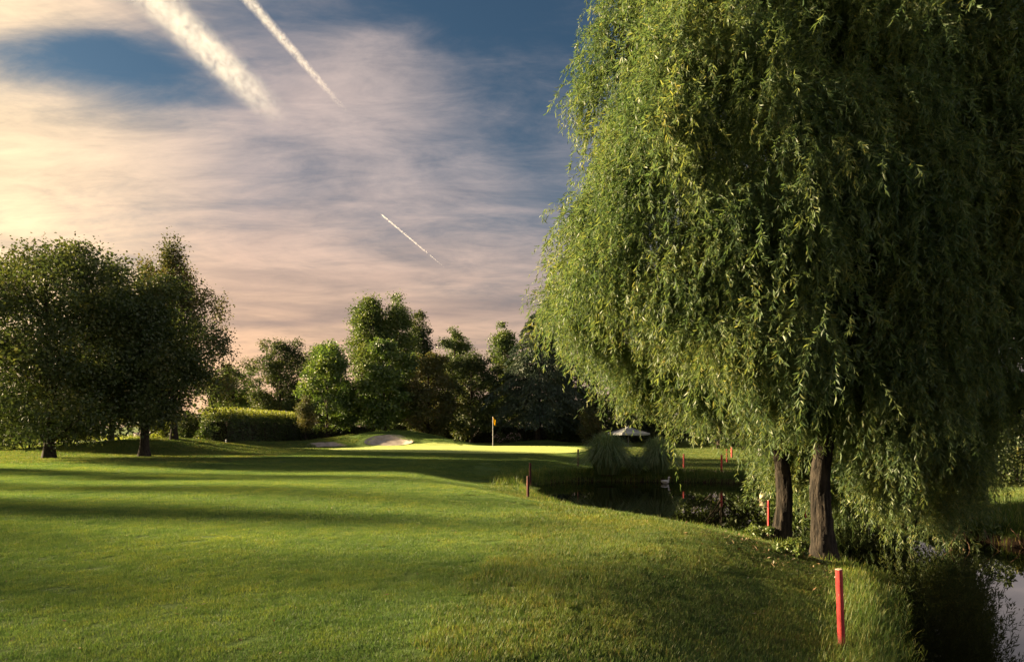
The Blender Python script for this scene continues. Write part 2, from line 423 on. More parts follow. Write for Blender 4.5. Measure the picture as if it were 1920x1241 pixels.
BUNK = [(-10.5, 58.3, 2.0, 1.9), (-15.4, 56.6, 1.7, 1.5), (23.2, 71.0, 2.2, 2.0)]
GREEN = (-4.2, 50.5, 9.2, 7.8)

def gauss(x, y, cx, cy, sx, sy, rot=0.0):
    c, s = math.cos(R(rot)), math.sin(R(rot)); dx, dy = x - cx, y - cy
    a = (dx * c + dy * s) / sx; b = (-dx * s + dy * c) / sy
    return np.exp(-(a * a + b * b))

def ground(x, y):
    x = np.asarray(x, float); y = np.asarray(y, float)
    d = pond_d(x, y)
    A = 0.05 * np.sin(x * 0.33 + 1.0) * np.sin(y * 0.27) + 0.04 * np.sin(x * 0.17 - y * 0.21)
    A = A * S(0, 8, np.hypot(x, y))
    A = A - 0.38 * S(22, 28, y) * S(1, 5, x) * (1 - S(36, 55, y))
    # swale running into the end of the pond
    A = A - 0.55 * gauss(x, y, -0.4, 26.0, 2.0, 3.2, 18)
    # mounds round the green and under the trees
    A = A + 1.20 * gauss(x, y, -9.9, 62.3, 5.0, 3.4) + 0.55 * gauss(x, y, -15.5, 60.5, 5.0, 3.0) + 0.40 * gauss(x, y, -22.5, 57.5, 4.0, 2.6)
    A = A + 0.45 * gauss(x, y, 2.6, 66, 3.4, 2.4) + 0.35 * gauss(x, y, -6.0, 58.5, 2.0, 1.6)
    A = A + 0.80 * gauss(x, y, -22.6, 46, 5.5, 4.0) + 0.35 * gauss(x, y, -28, 44, 6, 4) - 0.10 * gauss(x, y, -19, 52, 4, 3)
    A = A + 0.16 * gauss(x, y, GREEN[0], GREEN[1] + 1.0, 9, 6) + 0.5 * gauss(x, y, 24, 74, 6, 4)
    for bx, by, rx, ry in BUNK:
        q = np.hypot((x - bx) / rx, (y - by) / ry)
        A = A - 0.22 * (1 - S(0.55, 1.05, q)) + 0.07 * np.exp(-((q - 1.12) / 0.13) ** 2)
    near = (1 - S(17, 24, y)) * (1 - S(7.5, 8.5, x))
    w = S(0.3, 5.0, d) * (1 - near) + S(0.1, 3.7, d) * near
    h = A * w + (-0.37 - 0.26 * near) * (1 - w)
    s = S(0.0, 0.62, d)
    h = h * s + (-0.78) * (1 - s)
    h = np.where(d < 0, -0.78 - np.clip(-d * 0.45, 0, 1.0), h)
    return h

def gnormal(x, y, e=0.15):
    nx = -(ground(x + e, y) - ground(x - e, y)) / (2 * e); ny = -(ground(x, y + e) - ground(x, y - e)) / (2 * e)
    return unit(np.stack([nx, ny, np.ones_like(nx)], -1))

def axis(parts):
    out = [np.arange(a, b, s) for a, b, s in parts[:-1]] + [np.arange(parts[-1][0], parts[-1][1] + 1e-6, parts[-1][2])]
    return np.concatenate(out)
gx = axis([(-40, -14, 0.6), (-14, -2, 0.4), (-2, 13, 0.2), (13, 20, 0.5), (20, 60, 1.5)])
gx = np.concatenate([-np.geomspace(4000, 41, 30), gx, np.geomspace(62, 4000, 26)])
gy = axis([(-8, 2, 0.5), (2, 31, 0.2), (31, 80, 0.45), (80, 150, 2.0)])
gy = np.concatenate([-np.geomspace(600, 9, 12), gy, np.geomspace(156, 6000, 24)])
XX, YY = np.meshgrid(gx, gy)
ZZ = ground(XX, YY)
nxv, nyv = len(gx), len(gy)
ii = (np.arange(nyv - 1)[:, None] * nxv + np.arange(nxv - 1)[None, :]).ravel()
gf = np.stack([ii, ii + 1, ii + 1 + nxv, ii + nxv], -1)
g = mesh_obj('ground', np.stack([XX, YY, ZZ], -1).reshape(-1, 3), gf, M['turf'], smooth=True)
tag(g, 'mown grass ground with mounds, banks and a swale', 'ground', kind='structure')

def sheet(name, cx, cy, rx, ry, lift, mat, wob=0.06, rings=14, segs=72, dome=0.0):
    th = np.linspace(0, 2 * np.pi, segs, endpoint=False)
    wv = 1 + wob * (np.sin(2 * th + cx) + 0.6 * np.sin(3 * th + 2 * cy) + 0.4 * np.sin(5 * th + 1.3))
    r = np.linspace(0, 1, rings + 1)[1:]
    X = np.concatenate([[cx], (cx + rx * r[:, None] * (wv * np.cos(th))[None, :]).ravel()])
    Y = np.concatenate([[cy], (cy + ry * r[:, None] * (wv * np.sin(th))[None, :]).ravel()])
    Z = ground(X, Y) + lift
    q = np.arange(segs); q2 = (q + 1) % segs
    tri = np.stack([np.zeros(segs, int), 1 + q, 1 + q2], -1)
    quads = np.concatenate([np.stack([1 + k * segs + q, 1 + (k + 1) * segs + q, 1 + (k + 1) * segs + q2, 1 + k * segs + q2], -1) for k in range(rings - 1)])
    return mesh_obj(name, np.stack([X, Y, Z], -1), [tri, quads], mat, smooth=True)

tag(sheet('putting_green', *GREEN, 0.035, M['green'], 0.05, 26, 96), 'smooth putting green around the yellow flag', 'green', kind='structure')
for k, (bx, by, rx, ry) in enumerate(BUNK):
    o = sheet('sand_bunker', bx, by, rx, ry, 0.05, M['sand'], 0.05, 10, 48)
    tag(o, ['pale sand bunker cut into the big mound', 'low sand bunker left of the big mound', 'distant sand bunker seen right, under the willow branches'][k], 'bunker', kind='structure')

# pond surface: one flat sheet, the banks rise through its rim
def water():
    g_ = 0.8
    xs = np.arange(-0.5, 17.6, g_); ys = np.arange(-6.5, 31.5, g_)
    X, Y = np.meshgrid(xs, ys); n = len(xs)
    i = (np.arange(len(ys) - 1)[:, None] * n + np.arange(n - 1)[None, :]).ravel()
    f = np.stack([i, i + 1, i + 1 + n, i + n], -1)
    c = np.stack([X.ravel()[f].mean(1), Y.ravel()[f].mean(1)], -1)
    keep = pond_d(c[:, 0], c[:, 1]) < 0.75
    V_ = np.stack([X, Y, np.full_like(X, -0.70)], -1).reshape(-1, 3)
    f = f[keep]; used = np.unique(f); mp = np.full(len(V_), -1); mp[used] = np.arange(len(used))
    tag(mesh_obj('pond_water', V_[used], mp[f], M['water']), 'dark still pond water reflecting the willows', 'water', kind='structure')
water()

def strip(name, pts, half, lift, mat, label, cat):
    pts = np.asarray(pts, float)
    t_ = np.linspace(0, 1, len(pts)); s_ = np.linspace(0, 1, 60)
    P = np.stack([np.interp(s_, t_, pts[:, 0]), np.interp(s_, t_, pts[:, 1])], -1)
    tn = unit(np.gradient(P, axis=0)); nn = np.stack([-tn[:, 1], tn[:, 0]], -1)
    cols = 7; o = np.linspace(-1, 1, cols)
    hw = half * (1 + 0.12 * np.sin(np.arange(60) * 0.9) + 0.08 * np.sin(np.arange(60) * 2.3))
    Q = P[:, None, :] + nn[:, None, :] * (o[None, :] * hw[:, None])[..., None]
    z = ground(Q[..., 0], Q[..., 1]) + lift
    i = (np.arange(59)[:, None] * cols + np.arange(cols - 1)[None, :]).ravel()
    tag(mesh_obj(name, np.concatenate([Q, z[..., None]], -1).reshape(-1, 3), np.stack([i, i + 1, i + 1 + cols, i + cols], -1), mat, smooth=True), label, cat, kind='structure')
PATH = np.array([(6.6, 32.2), (9, 31.9), (11.5, 31.3), (14, 29.5), (17, 26), (22, 22)], float)
strip('path', PATH, 0.75, 0.02, M['path'], 'sandy path along the far bank of the pond', 'path')
strip('road', [(-75, 78), (-50, 76), (-30, 77), (-10, 84)], 2.2, 0.03, M['road'], 'dark asphalt road beyond the left trees', 'road')

# ------------------------------------------------------------------ grass (stuff)
def blade_tile(name, size, n, h, w, mat, bend=0.5, seg=2, hvar=0.4):
    p = (rng.random((n, 2)) - 0.5) * size
    az = rng.random(n) * 2 * np.pi; dirv = np.stack([np.cos(az), np.sin(az)], -1)
    H = h * (1 + hvar * rng.normal(size=n)).clip(0.35, 1.9); B = bend * rng.random(n) * H
    side = np.stack([-dirv[:, 1], dirv[:, 0]], -1) * w * 0.5 * (0.7 + 0.6 * rng.random(n))[:, None]
    vs = []
    for k in range(seg):
        q = k / seg
        c = p + dirv * (B * q * q)[:, None]; zz = H * q - 0.004
        for s_ in (-1, 1): vs.append(np.column_stack([c + side * s_ * (1 - 0.35 * q), zz]))
    c = p + dirv * B[:, None]; vs.append(np.column_stack([c, H * (1 - 0.25 * B / H)]))
    V_ = np.stack(vs, 1); m = V_.shape[1]; base = np.arange(n)[:, None] * m
    fs = []
    for k in range(seg - 1):
        a = 2 * k
        fs.append(base + np.array([[a, a + 1, a + 3]])); fs.append(base + np.array([[a, a + 3, a + 2]]))
    a = 2 * (seg - 1); fs.append(base + np.array([[a, a + 1, m - 1]]))
    f = np.concatenate(fs); rn = np.tile(rng.random(n), len(fs))
    return mesh_obj(name, V_.reshape(-1, 3), f, mat, rnd=rn, link=False)

def scatter(name, tile, pts, label, cat='grass', smin=0.85, smax=1.2):
    """grass tiles set on points of the ground by geometry nodes; one stuff object"""
    x, y = pts[:, 0], pts[:, 1]; n = len(x)
    nr = gnormal(x, y); z = ground(x, y)
    spin = rng.random(n) * 2 * np.pi
    t1 = unit(np.cross(nr, np.tile([0.0, 1.0, 0.0], (n, 1)))); t2 = np.cross(nr, t1)
    cx = t1 * np.cos(spin)[:, None] + t2 * np.sin(spin)[:, None]; cy = np.cross(nr, cx)
    Mx = np.stack([cx, cy, nr], -1)
    e = np.stack([np.arctan2(Mx[:, 2, 1], Mx[:, 2, 2]), -np.arcsin(Mx[:, 2, 0].clip(-1, 1)), np.arctan2(Mx[:, 1, 0], Mx[:, 0, 0])], -1)
    me = bpy.data.meshes.new(name); me.vertices.add(n)
    me.vertices.foreach_set('co', np.stack([x, y, z], -1).astype(np.float32).ravel())
    me.attributes.new('rot', 'FLOAT_VECTOR', 'POINT').data.foreach_set('vector', e.astype(np.float32).ravel())
    me.attributes.new('scl', 'FLOAT', 'POINT').data.foreach_set('value', (smin + (smax - smin) * rng.random(n)).astype(np.float32))
    o = bpy.data.objects.new(name, me); col.objects.link(o)
    ng = bpy.data.node_groups.new(name, 'GeometryNodeTree')
    ng.interface.new_socket('Geometry', in_out='INPUT', socket_type='NodeSocketGeometry')
    ng.interface.new_socket('Geometry', in_out='OUTPUT', socket_type='NodeSocketGeometry')
    N = ng.nodes; Lk = ng.links
    gi = N.new('NodeGroupInput'); go = N.new('NodeGroupOutput')
    oi = N.new('GeometryNodeObjectInfo'); oi.inputs['Object'].default_value = tile; oi.inputs['As Instance'].default_value = False
    ip = N.new('GeometryNodeInstanceOnPoints')
    ra = N.new('GeometryNodeInputNamedAttribute'); ra.data_type = 'FLOAT_VECTOR'; ra.inputs['Name'].default_value = 'rot'
    sa = N.new('GeometryNodeInputNamedAttribute'); sa.data_type = 'FLOAT'; sa.inputs['Name'].default_value = 'scl'
    er = N.new('FunctionNodeEulerToRotation')
    Lk.new(ra.outputs['Attribute'], er.inputs[0]); Lk.new(er.outputs[0], ip.inputs['Rotation']); Lk.new(sa.outputs['Attribute'], ip.inputs['Scale'])
    Lk.new(gi.outputs[0], ip.inputs['Points']); Lk.new(oi.outputs['Geometry'], ip.inputs['Instance']); Lk.new(ip.outputs[0], go.inputs[0])
    md = o.modifiers.new('scatter', 'NODES'); md.node_group = ng
    tag(o, label, cat, kind='stuff')
    return o

def grid_pts(y0, y1, step, keep):
    xs = np.arange(-60, 40, step); ys = np.arange(y0, y1, step)
    X, Y = np.meshgrid(xs, ys); P = np.stack([X.ravel(), Y.ravel()], -1)
    P += (rng.random(P.shape) - 0.5) * step * 0.8
    vis = np.abs(P[:, 0]) < 0.77 * P[:, 1] + 3.0
    P = P[vis]
    return P[keep(P[:, 0], P[:, 1])]

def edge_x(y): return np.interp(y, [2, 4.9, 6.2, 7.5, 10.9, 14, 17.4, 20, 60], [-0.7, -0.62, -0.6, -0.3, 0.22, 0.45, 0.7, 0.9, 0.9])
def in_green(x, y, k=1.0): return np.hypot((x - GREEN[0]) / GREEN[2], (y - GREEN[1]) / GREEN[3]) < k
def in_sand(x, y, k=1.08):
    r = np.zeros(np.shape(x), bool)
    for bx, by, rx, ry in BUNK: r |= np.hypot((x - bx) / rx, (y - by) / ry) < k
    return r
def on_path(x, y):
    b = np.full(np.shape(x), 1e9)
    for (ax, ay), (bx, by) in zip(PATH[:-1], PATH[1:]):
        dx, dy = bx - ax, by - ay; q = np.clip(((x - ax) * dx + (y - ay) * dy) / (dx * dx + dy * dy), 0, 1)
        b = np.minimum(b, np.hypot(x - ax - q * dx, y - ay - q * dy))
    return b < 0.85
def is_fair(x, y):
    d = pond_d(x, y)
    near = (y < 19) & (x < edge_x(y) + 0.12 * np.sin(y * 5))
    far = (y >= 19) & (d > 1.6) & (x < 7) & ~((x < -14) & (y > 33 + 0.1 * (x + 14)))
    return (near | far) & ~in_green(x, y, 0.97) & ~in_sand(x, y)
def is_rough(x, y):
    return (pond_d(x, y) > 0.25) & ~is_fair(x, y) & ~in_green(x, y, 0.99) & ~in_sand(x, y) & ~on_path(x, y)

FW = 'short mown fairway grass'
scatter('fairway_grass', blade_tile('tile', 0.5, 1900, 0.022, 0.0032, M['fairway'], 0.8, 2), grid_pts(2.5, 12, 0.36, is_fair), 'short mown fairway grass in the foreground')
scatter('fairway_grass', blade_tile('tile', 1.0, 2600, 0.024, 0.008, M['fairway'], 0.8, 1), grid_pts(11.5, 29, 0.72, is_fair), 'short mown fairway grass in the middle distance')
scatter('fairway_grass', blade_tile('tile', 2.0, 3200, 0.028, 0.02, M['fairway'], 0.8, 1), grid_pts(28, 68, 1.45, is_fair), 'short mown fairway grass around the green')
scatter('rough_grass', blade_tile('tile', 0.5, 1700, 0.036, 0.0042, M['rough'], 0.9, 2, 0.5), grid_pts(2.5, 13, 0.34, is_rough), 'coarse olive rough grass beside the pond bank')
scatter('rough_grass', blade_tile('tile', 1.0, 2000, 0.045, 0.010, M['rough'], 0.9, 1, 0.5), grid_pts(12.5, 34, 0.70, is_rough), 'rough grass around the pond')
scatter('rough_grass', blade_tile('tile', 2.0, 2600, 0.05, 0.024, M['rough'], 0.9, 1, 0.5), grid_pts(33, 76, 1.45, is_rough), 'rough grass on the far mounds and under the trees')

def tall_grass(name, P, h, w, mat, label, lean=None):
    n = len(P); z = ground(P[:, 0], P[:, 1])
    az = rng.random(n) * 2 * np.pi; dv = np.stack([np.cos(az), np.sin(az)], -1)
    if lean is not None: dv = unit(dv + lean)
    H = h * (1 + 0.35 * rng.normal(size=n)).clip(0.35, 1.8); B = H * (0.15 + 0.7 * rng.random(n) ** 1.5)
    sd = np.stack([-dv[:, 1], dv[:, 0]], -1) * (w * 0.5 * (0.7 + 0.6 * rng.random(n)))[:, None]
    vs = []; K = 3
    for k in range(K):
        q = k / K; c = P + dv * (B * q ** 2)[:, None]; zz = z - 0.01 + H * (q - 0.25 * (B / H) * q ** 3)
        for s_ in (-1, 1): vs.append(np.column_stack([c + sd * s_ * (1 - 0.6 * q), zz]))
    vs.append(np.column_stack([P + dv * B[:, None], z + H * (1 - 0.32 * B / H)]))
    V_ = np.stack(vs, 1); m = V_.shape[1]; base = np.arange(n)[:, None] * m
    f4 = np.concatenate([base + np.array([[2 * k, 2 * k + 1, 2 * k + 3, 2 * k + 2]]) for k in range(K - 1)])
    f3 = base + np.array([[m - 3, m - 2, m - 1]])
    rn = rng.random(n)
    o = mesh_obj(name, V_.reshape(-1, 3), [f4, f3], mat, rnd=np.concatenate([np.tile(rn, K - 1), rn]))
    return tag(o, label, 'grass', kind='stuff')

def bank_pts(n, dmin, dmax, y0, y1, x0, x1, clump=0.5):
    out = []
    while sum(map(len, out)) < n:
        P = np.column_stack([x0 + (x1 - x0) * rng.random(n * 3), y0 + (y1 - y0) * rng.random(n * 3)])
        d = pond_d(P[:, 0], P[:, 1])
        wgt = 0.5 + 0.5 * np.sin(P[:, 0] * 5.1 + 2 * np.sin(P[:, 1] * 3.3)) * np.sin(P[:, 1] * 4.3 + 1.0)
        k = (d > dmin) & (d < dmax * (0.6 + 0.5 * rng.random(len(d)))) & (rng.random(len(d)) < (1 - clump) + clump * wgt)
        out.append(P[k])
    return np.concatenate(out)[:n]
tall_grass('bank_grass', bank_pts(15000, 0.05, 0.95, 3.2, 11.0, 1.2, 6.0, 0.85), 0.115, 0.0055, M['tall_grass'], 'long bright grass on the near pond bank round the red stake', np.array([0.25, 0.0]))
tall_grass('bank_grass', bank_pts(11000, 0.05, 0.9, 10.5, 25.5, -0.5, 6.2), 0.13, 0.010, M['tall_grass'], 'long grass along the near pond edge by the willow trunks')
tall_grass('bank_grass', bank_pts(12000, 0.05, 1.5, 24.0, 33.0, -0.8, 13.5), 0.24, 0.018, M['tall_grass'], 'long grass on the far bank below the path')
tall_grass('bank_grass', bank_pts(4500, 0.05, 2.5, 9.0, 24.0, 8.5, 17.0), 0.25, 0.014, M['tall_grass'], 'long grass on the shady right bank of the pond')

# ------------------------------------------------------------------ trees
def wobble(n, amp): 
    a = rng.normal(size=(n, 3)) * amp; a[0] = 0; return np.cumsum(a, 0) * 0.5

def trunk_tube(G, x, y, z0, z1, r, lean=(0, 0), sides=12, k=12, flare=1.6, furrow=0.0):
    q = np.linspace(0, 1, k); p = np.column_stack([x + lean[0] * q ** 1.4, y + lean[1] * q ** 1.4, z0 + (z1 - z0) * q])
    p[:, :2] += wobble(k, 0.25 * r)[:, :2]
    rad = r * (1 - 0.72 * q); rad *= 1 + (flare - 1) * np.exp(-q * (z1 - z0) / 0.35)
    G.tube(p, rad, sides)
    return p, rad

def broad_tree(name, label, x, y, h, w, cb, mat, leaf=0.14, nleaf=14000, trunk=0.2, shape='round', group=None, nclump=90, bark=None, cat='tree', depth=None, open_=0.0):
    """tapered trunk, limbs to leaf clumps, crown of single leaves in uneven clumps"""
    z0 = float(ground(x, y)); dep = depth or w
    root = empty(name, (x, y, z0), label, cat, group)
    if 60 < y < 95 and x < 12: nleaf = int(nleaf * 1.8); leaf *= 0.86; nclump = int(nclump * 1.3)
    G = Geo(); top = h * 0.86
    lean = rng.normal(size=2) * 0.02 * h
    p, rad = trunk_tube(G, 0, 0, -0.12, top, trunk, lean, 10, 12)
    lobes = []                                            # (cx, cy, zlow, zhigh, r)
    if shape == 'round':
        lobes.append((0, 0, cb, h, 0.42 * w))
        for k in range(9):
            a = k * 2.4 + rng.random(); rr = 0.29 * w; zc = cb + (h - cb) * (0.12 + 0.68 * rng.random())
            lobes.append((rr * math.cos(a), rr * math.sin(a), zc - 0.20 * (h - cb), min(zc + 0.30 * (h - cb), h * 1.02), 0.22 * w))
    elif shape == 'spire':
        lobes.append((0, 0, cb, h, 0.30 * w))
        for k in range(9):
            a = k * 2.4 + rng.random() * 0.6; q = 0.35 + 0.65 * (k % 3) / 2; rr = 0.33 * w * q
            lobes.append((rr * math.cos(a), rr * math.sin(a), cb + 0.04 * h * rng.random(), h * (1.0 - 0.17 * q - 0.08 * rng.random()), 0.17 * w))
    elif shape == 'column':
        lobes.append((0, 0, cb, h, 0.45 * w))
        for k in range(5):
            a = k * 1.26 + rng.random(); rr = 0.2 * w
            lobes.append((rr * math.cos(a), rr * math.sin(a), cb + 0.1 * h, h * (0.82 + 0.12 * rng.random()), 0.26 * w))
    vol = np.array([l[4] ** 2 * (l[3] - l[2]) for l in lobes]); pr = vol / vol.sum()
    pick = rng.choice(len(lobes), nclump, p=pr); C = []
    for li in pick:
        cx, cy, zl, zh, r = lobes[li]
        q = rng.random() ** (0.85 if shape == 'spire' else 1.0)
        prof = (math.sin(math.pi * min(1, q ** 0.72)) ** 0.55 if shape == 'round' else (1 - q) ** 0.62 * min(1.0, 0.45 + 2.2 * q))
        a = rng.random() * 2 * np.pi; rr = r * prof * math.sqrt(0.25 + 0.75 * rng.random())
        C.append((cx + rr * math.cos(a), (cy + rr * math.sin(a)) * dep / w, zl + (zh - zl) * q))
    C = np.array(C); cs = ({'round': 0.074 if w < 10 else 0.058, 'spire': 0.058, 'column': 0.09}[shape]) * w * (0.45 + 1.1 * rng.random(nclump) ** 1.5) + 0.12
    # limbs
    order = rng.permutation(nclump)[:min(nclump, 46)]
    for i in order:
        c = C[i]; hd = math.hypot(c[0], c[1]); zb = min(max(c[2] - hd * 0.9, cb * 0.55), top * 0.9)
        q0 = zb / top; b0 = np.array([np.interp(q0, np.linspace(0, 1, 12), p[:, 0]), np.interp(q0, np.linspace(0, 1, 12), p[:, 1]), zb])
        m1 = b0 * 0.55 + c * 0.45 + np.array([0, 0, -0.06 * hd]) + rng.normal(size=3) * 0.05 * hd
        s_ = np.linspace(0, 1, 6)[:, None]; path = b0 * (1 - s_) ** 2 + 2 * m1 * s_ * (1 - s_) + c * s_ ** 2
        r0 = min(trunk * 0.36, 0.02 + 0.018 * hd); G.tube(path, np.linspace(r0, 0.010, 6), 5, cap=False)
    G.build('trunk', bark or M['bark'], root, True)
    cnt = rng.multinomial(nleaf, (cs ** 2) / (cs ** 2).sum()); idx = np.repeat(np.arange(nclump), cnt)
    off = rand_dir(nleaf) * np.clip(0.35 + 0.55 * np.abs(rng.normal(size=nleaf)), 0, 1.35)[:, None] * cs[idx][:, None] * np.array([1.25, 1.25, 0.9])
    if shape == 'spire': off *= np.array([0.8, 0.8, 1.75])
    P = C[idx] + off
    D = unit(rand_dir(nleaf) + unit(off) * 0.7 + np.array([0, 0, -0.45])); N = unit(rand_dir(nleaf) * 0.9 + np.array([0, 0, 0.7]) + unit(off) * 0.4)
    L = leaf * (0.6 + 0.8 * rng.random(nleaf))
    v, f = leaf_geo(P, D, N, L, L * 0.72)
    crn = rng.random(nclump); rn = (0.62 * rng.random(nleaf) + 0.38 * crn[idx])
    mesh_obj('crown', v, f, mat, root, rnd=np.repeat(rn, 2))
    return root

T = broad_tree
GL = 'leafy trees at the left edge of the fairway'
T('broadleaf_tree', 'broad dark leafy tree at the far left edge with bare trunk', wx(92, 36), 36, 10.7, 12.4, 1.7, M['leaf_dark'], 0.15, 84000, 0.25, 'round', GL, 330)
T('broadleaf_tree', 'dark tree with thick straight trunk standing in front of the small rise', wx(270, 38), 38, 9.4, 6.8, 2.0, M['leaf_dark'], 0.15, 40000, 0.25, 'round', GL, 170)
T('broadleaf_tree', 'tall airy bronze green tree with pointed top on the small rise', wx(326, 45), 45, 12.5, 8.0, 1.8, M['leaf_brown'], 0.14, 44000, 0.20, 'spire', GL, 300)
T('broadleaf_tree', 'tall pointed tree behind, between the two front left trees', wx(208, 51), 51, 13.2, 8.0, 2.5, M['leaf_brown'], 0.15, 32000, 0.22, 'spire', GL, 230)
GC = 'trees behind the putting green'
T('broadleaf_tree', 'far round tree just right of the left tree group', wx(437, 92), 92, 9.6, 8.0, 1.5, M['leaf_mid'], 0.26, 11000, 0.25, 'round', GC, 70)
T('broadleaf_tree', 'dark round tree above the right end of the tall hedge', wx(528, 86), 86, 12.0, 8.0, 1.8, M['leaf_dark'], 0.25, 14000, 0.26, 'round', GC, 80)
T('broadleaf_tree', 'grey green tree behind the pale green plane tree', wx(608, 90), 90, 12.4, 8.2, 1.8, M['leaf_mid'], 0.25, 13000, 0.26, 'round', GC, 80)
T('broadleaf_tree', 'pale green plane tree left of the big bunker mound', wx(613, 66), 66, 9.3, 6.0, 1.4, M['leaf_plane'], 0.24, 13000, 0.17, 'round', GC, 90)
T('small_tree', 'small brownish young tree in front of the hedge end', wx(573, 63), 63, 4.2, 2.2, 1.3, M['leaf_brown'], 0.13, 3500, 0.06, 'column', GC, 40)
T('broadleaf_tree', 'tallest tree, left one of the tall pair behind the mound', wx(694, 80), 80, 17.0, 6.6, 2.2, M['leaf_mid'], 0.24, 18000, 0.28, 'column', GC, 200)
T('broadleaf_tree', 'right one of the tall pair behind the mound', wx(743, 81), 81, 17.2, 6.8, 2.2, M['leaf_mid'], 0.24, 18000, 0.28, 'column', GC, 200)
T('broadleaf_tree', 'narrow dark tree leaning on the right of the tall pair', wx(788, 87), 87, 16.2, 5.0, 2.2, M['leaf_dark'], 0.25, 12000, 0.26, 'column', GC, 90)
T('broadleaf_tree', 'bright green plane tree right behind the bunker mound', wx(722, 67), 67, 9.8, 6.2, 1.6, M['leaf_plane'], 0.25, 14000, 0.18, 'round', GC, 90)
T('broadleaf_tree', 'bronze tinted round tree behind the right end of the mound', wx(802, 68), 68, 9.2, 5.6, 1.0, M['leaf_brown'], 0.22, 13000, 0.18, 'round', GC, 80)
T('broadleaf_tree', 'tall blue green tree in the gap left of the cedar', wx(850, 88), 88, 14.2, 7.0, 2.0, M['leaf_mid'], 0.26, 12000, 0.25, 'round', GC, 80)
T('broadleaf_tree', 'dark green round tree just behind the yellow flag', wx(884, 71), 71, 8.9, 6.4, 0.8, M['leaf_dark'], 0.22, 14000, 0.18, 'round', GC, 80)
T('broadleaf_tree', 'mid green tree peeping out left of the cedar top', wx(942, 82), 82, 14.0, 5.2, 2.0, M['leaf_mid'], 0.25, 10000, 0.22, 'column', GC, 70)
T('broadleaf_tree', 'dark tree behind the right side of the cedar', wx(1085, 78), 78, 9.5, 8.0, 0.8, M['leaf_dark'], 0.25, 12000, 0.2, 'round', GC, 70)
GR = 'trees beyond the pond on the right'
for px_, Y_, tp, wd, mt, lab in [(1205, 84, 700, 12, 'leaf_dark', 'dark tree behind the white parasol'), (1335, 88, 715, 11, 'leaf_mid', 'tree above the distant bunker seen below the willow'),
                                (1465, 84, 700, 11, 'leaf_dark', 'dark tree seen behind the left willow trunk'), (1600, 78, 715, 12, 'leaf_dark', 'dark tree behind the willows right of the trunks'),
                                (1650, 46, 655, 10, 'leaf_mid', 'added tree close behind the far bank willow'), (1545, 50, 660, 10, 'leaf_mid', 'added tree behind the pond between the willow trunks'),  # added behind the willows to keep sky out of the pond reflection
                                (1350, 54, 545, 9, 'leaf_dark', 'added dark tree behind the pond left of the willow trunks'), (1470, 58, 545, 9, 'leaf_mid', 'added tree behind the pond right above the left willow trunk'), (1215, 68, 590, 9, 'leaf_dark', 'added dark tree right behind the parasol'),  # more trees added to darken the pond reflection
                                (1905, 47, 700, 6, 'leaf_dark', 'dark tree at the right picture edge beyond the pond')]:
    T('broadleaf_tree', lab, wx(px_, Y_), Y_, wz(tp, Y_) + (0.0 if tp < 600 else 5.0 if px_ < 1560 else 4.0 if px_ < 1700 else 0.3), wd, 0.6, M[mt], 0.28, 15000, 0.22, 'round', GR, 90)  # extra height blocks bright sky in the pond reflection

# the row of trees left of the view whose long shadows streak the fairway
for k, (x_, y_, h_, w_) in enumerate([(-33, 7.0, 10.4, 5.2), (-31, 11.8, 10.8, 5.2), (-34, 16.4, 10.6, 4.8), (-31.5, 20.0, 8.6, 3.8), (-34, 24.6, 9.0, 4.0), (-32, 28.8, 8.0, 4.0), (-45, 49, 9.0, 7.0)]):
    T('broadleaf_tree', 'leafy tree in the row standing left of the fairway', x_, y_, h_, w_, 1.2, M['leaf_mid'], 0.26, 2200, 0.15, 'round', 'row of trees left of the fairway', 75)

def shrub(name, label, x, y, h, w, mat, leaf, n, group=None, cat='shrub', nclump=40, dep=None, stems=7):
    z0 = float(ground(x, y)); root = empty(name, (x, y, z0), label, cat, group)
    C = rand_dir(nclump) * (rng.random(nclump) ** 0.4)[:, None]
    C = np.column_stack([C[:, 0] * w * 0.45, C[:, 1] * (dep or w) * 0.45, h * (0.46 + 0.44 * C[:, 2])])
    G = Geo()
    for i in range(stems):
        c = C[i]; s_ = np.linspace(0, 1, 5)[:, None]; b = np.array([c[0] * 0.15, c[1] * 0.15, -0.08])
        G.tube(b * (1 - s_) + c * s_ + np.array([[0, 0, 1]]) * 0.2 * h * s_ * (1 - s_), np.linspace(0.035, 0.008, 5), 5, cap=False)
    G.build('stem', M['bark'], root, True)
    cs = 0.16 * min(w, h) * (0.7 + 0.7 * rng.random(nclump)); idx = rng.integers(0, nclump, n)
    off = rand_dir(n) * (rng.random(n) ** 0.45)[:, None] * cs[idx][:, None]
    D = unit(rand_dir(n) + unit(off) * 0.8 + np.array([0, 0, 0.15])); N = unit(rand_dir(n) + np.array([0, 0, 0.7]))
    P = C[idx] + off; P[:, 2] = np.maximum(P[:, 2], 0.03)
    L = leaf * (0.6 + 0.8 * rng.random(n)); v, f = leaf_geo(P, D, N, L, L * 0.6)
    mesh_obj('foliage', v, f, mat, root, rnd=np.repeat(0.6 * rng.random(n) + 0.4 * rng.random(nclump)[idx], 2))
    return root

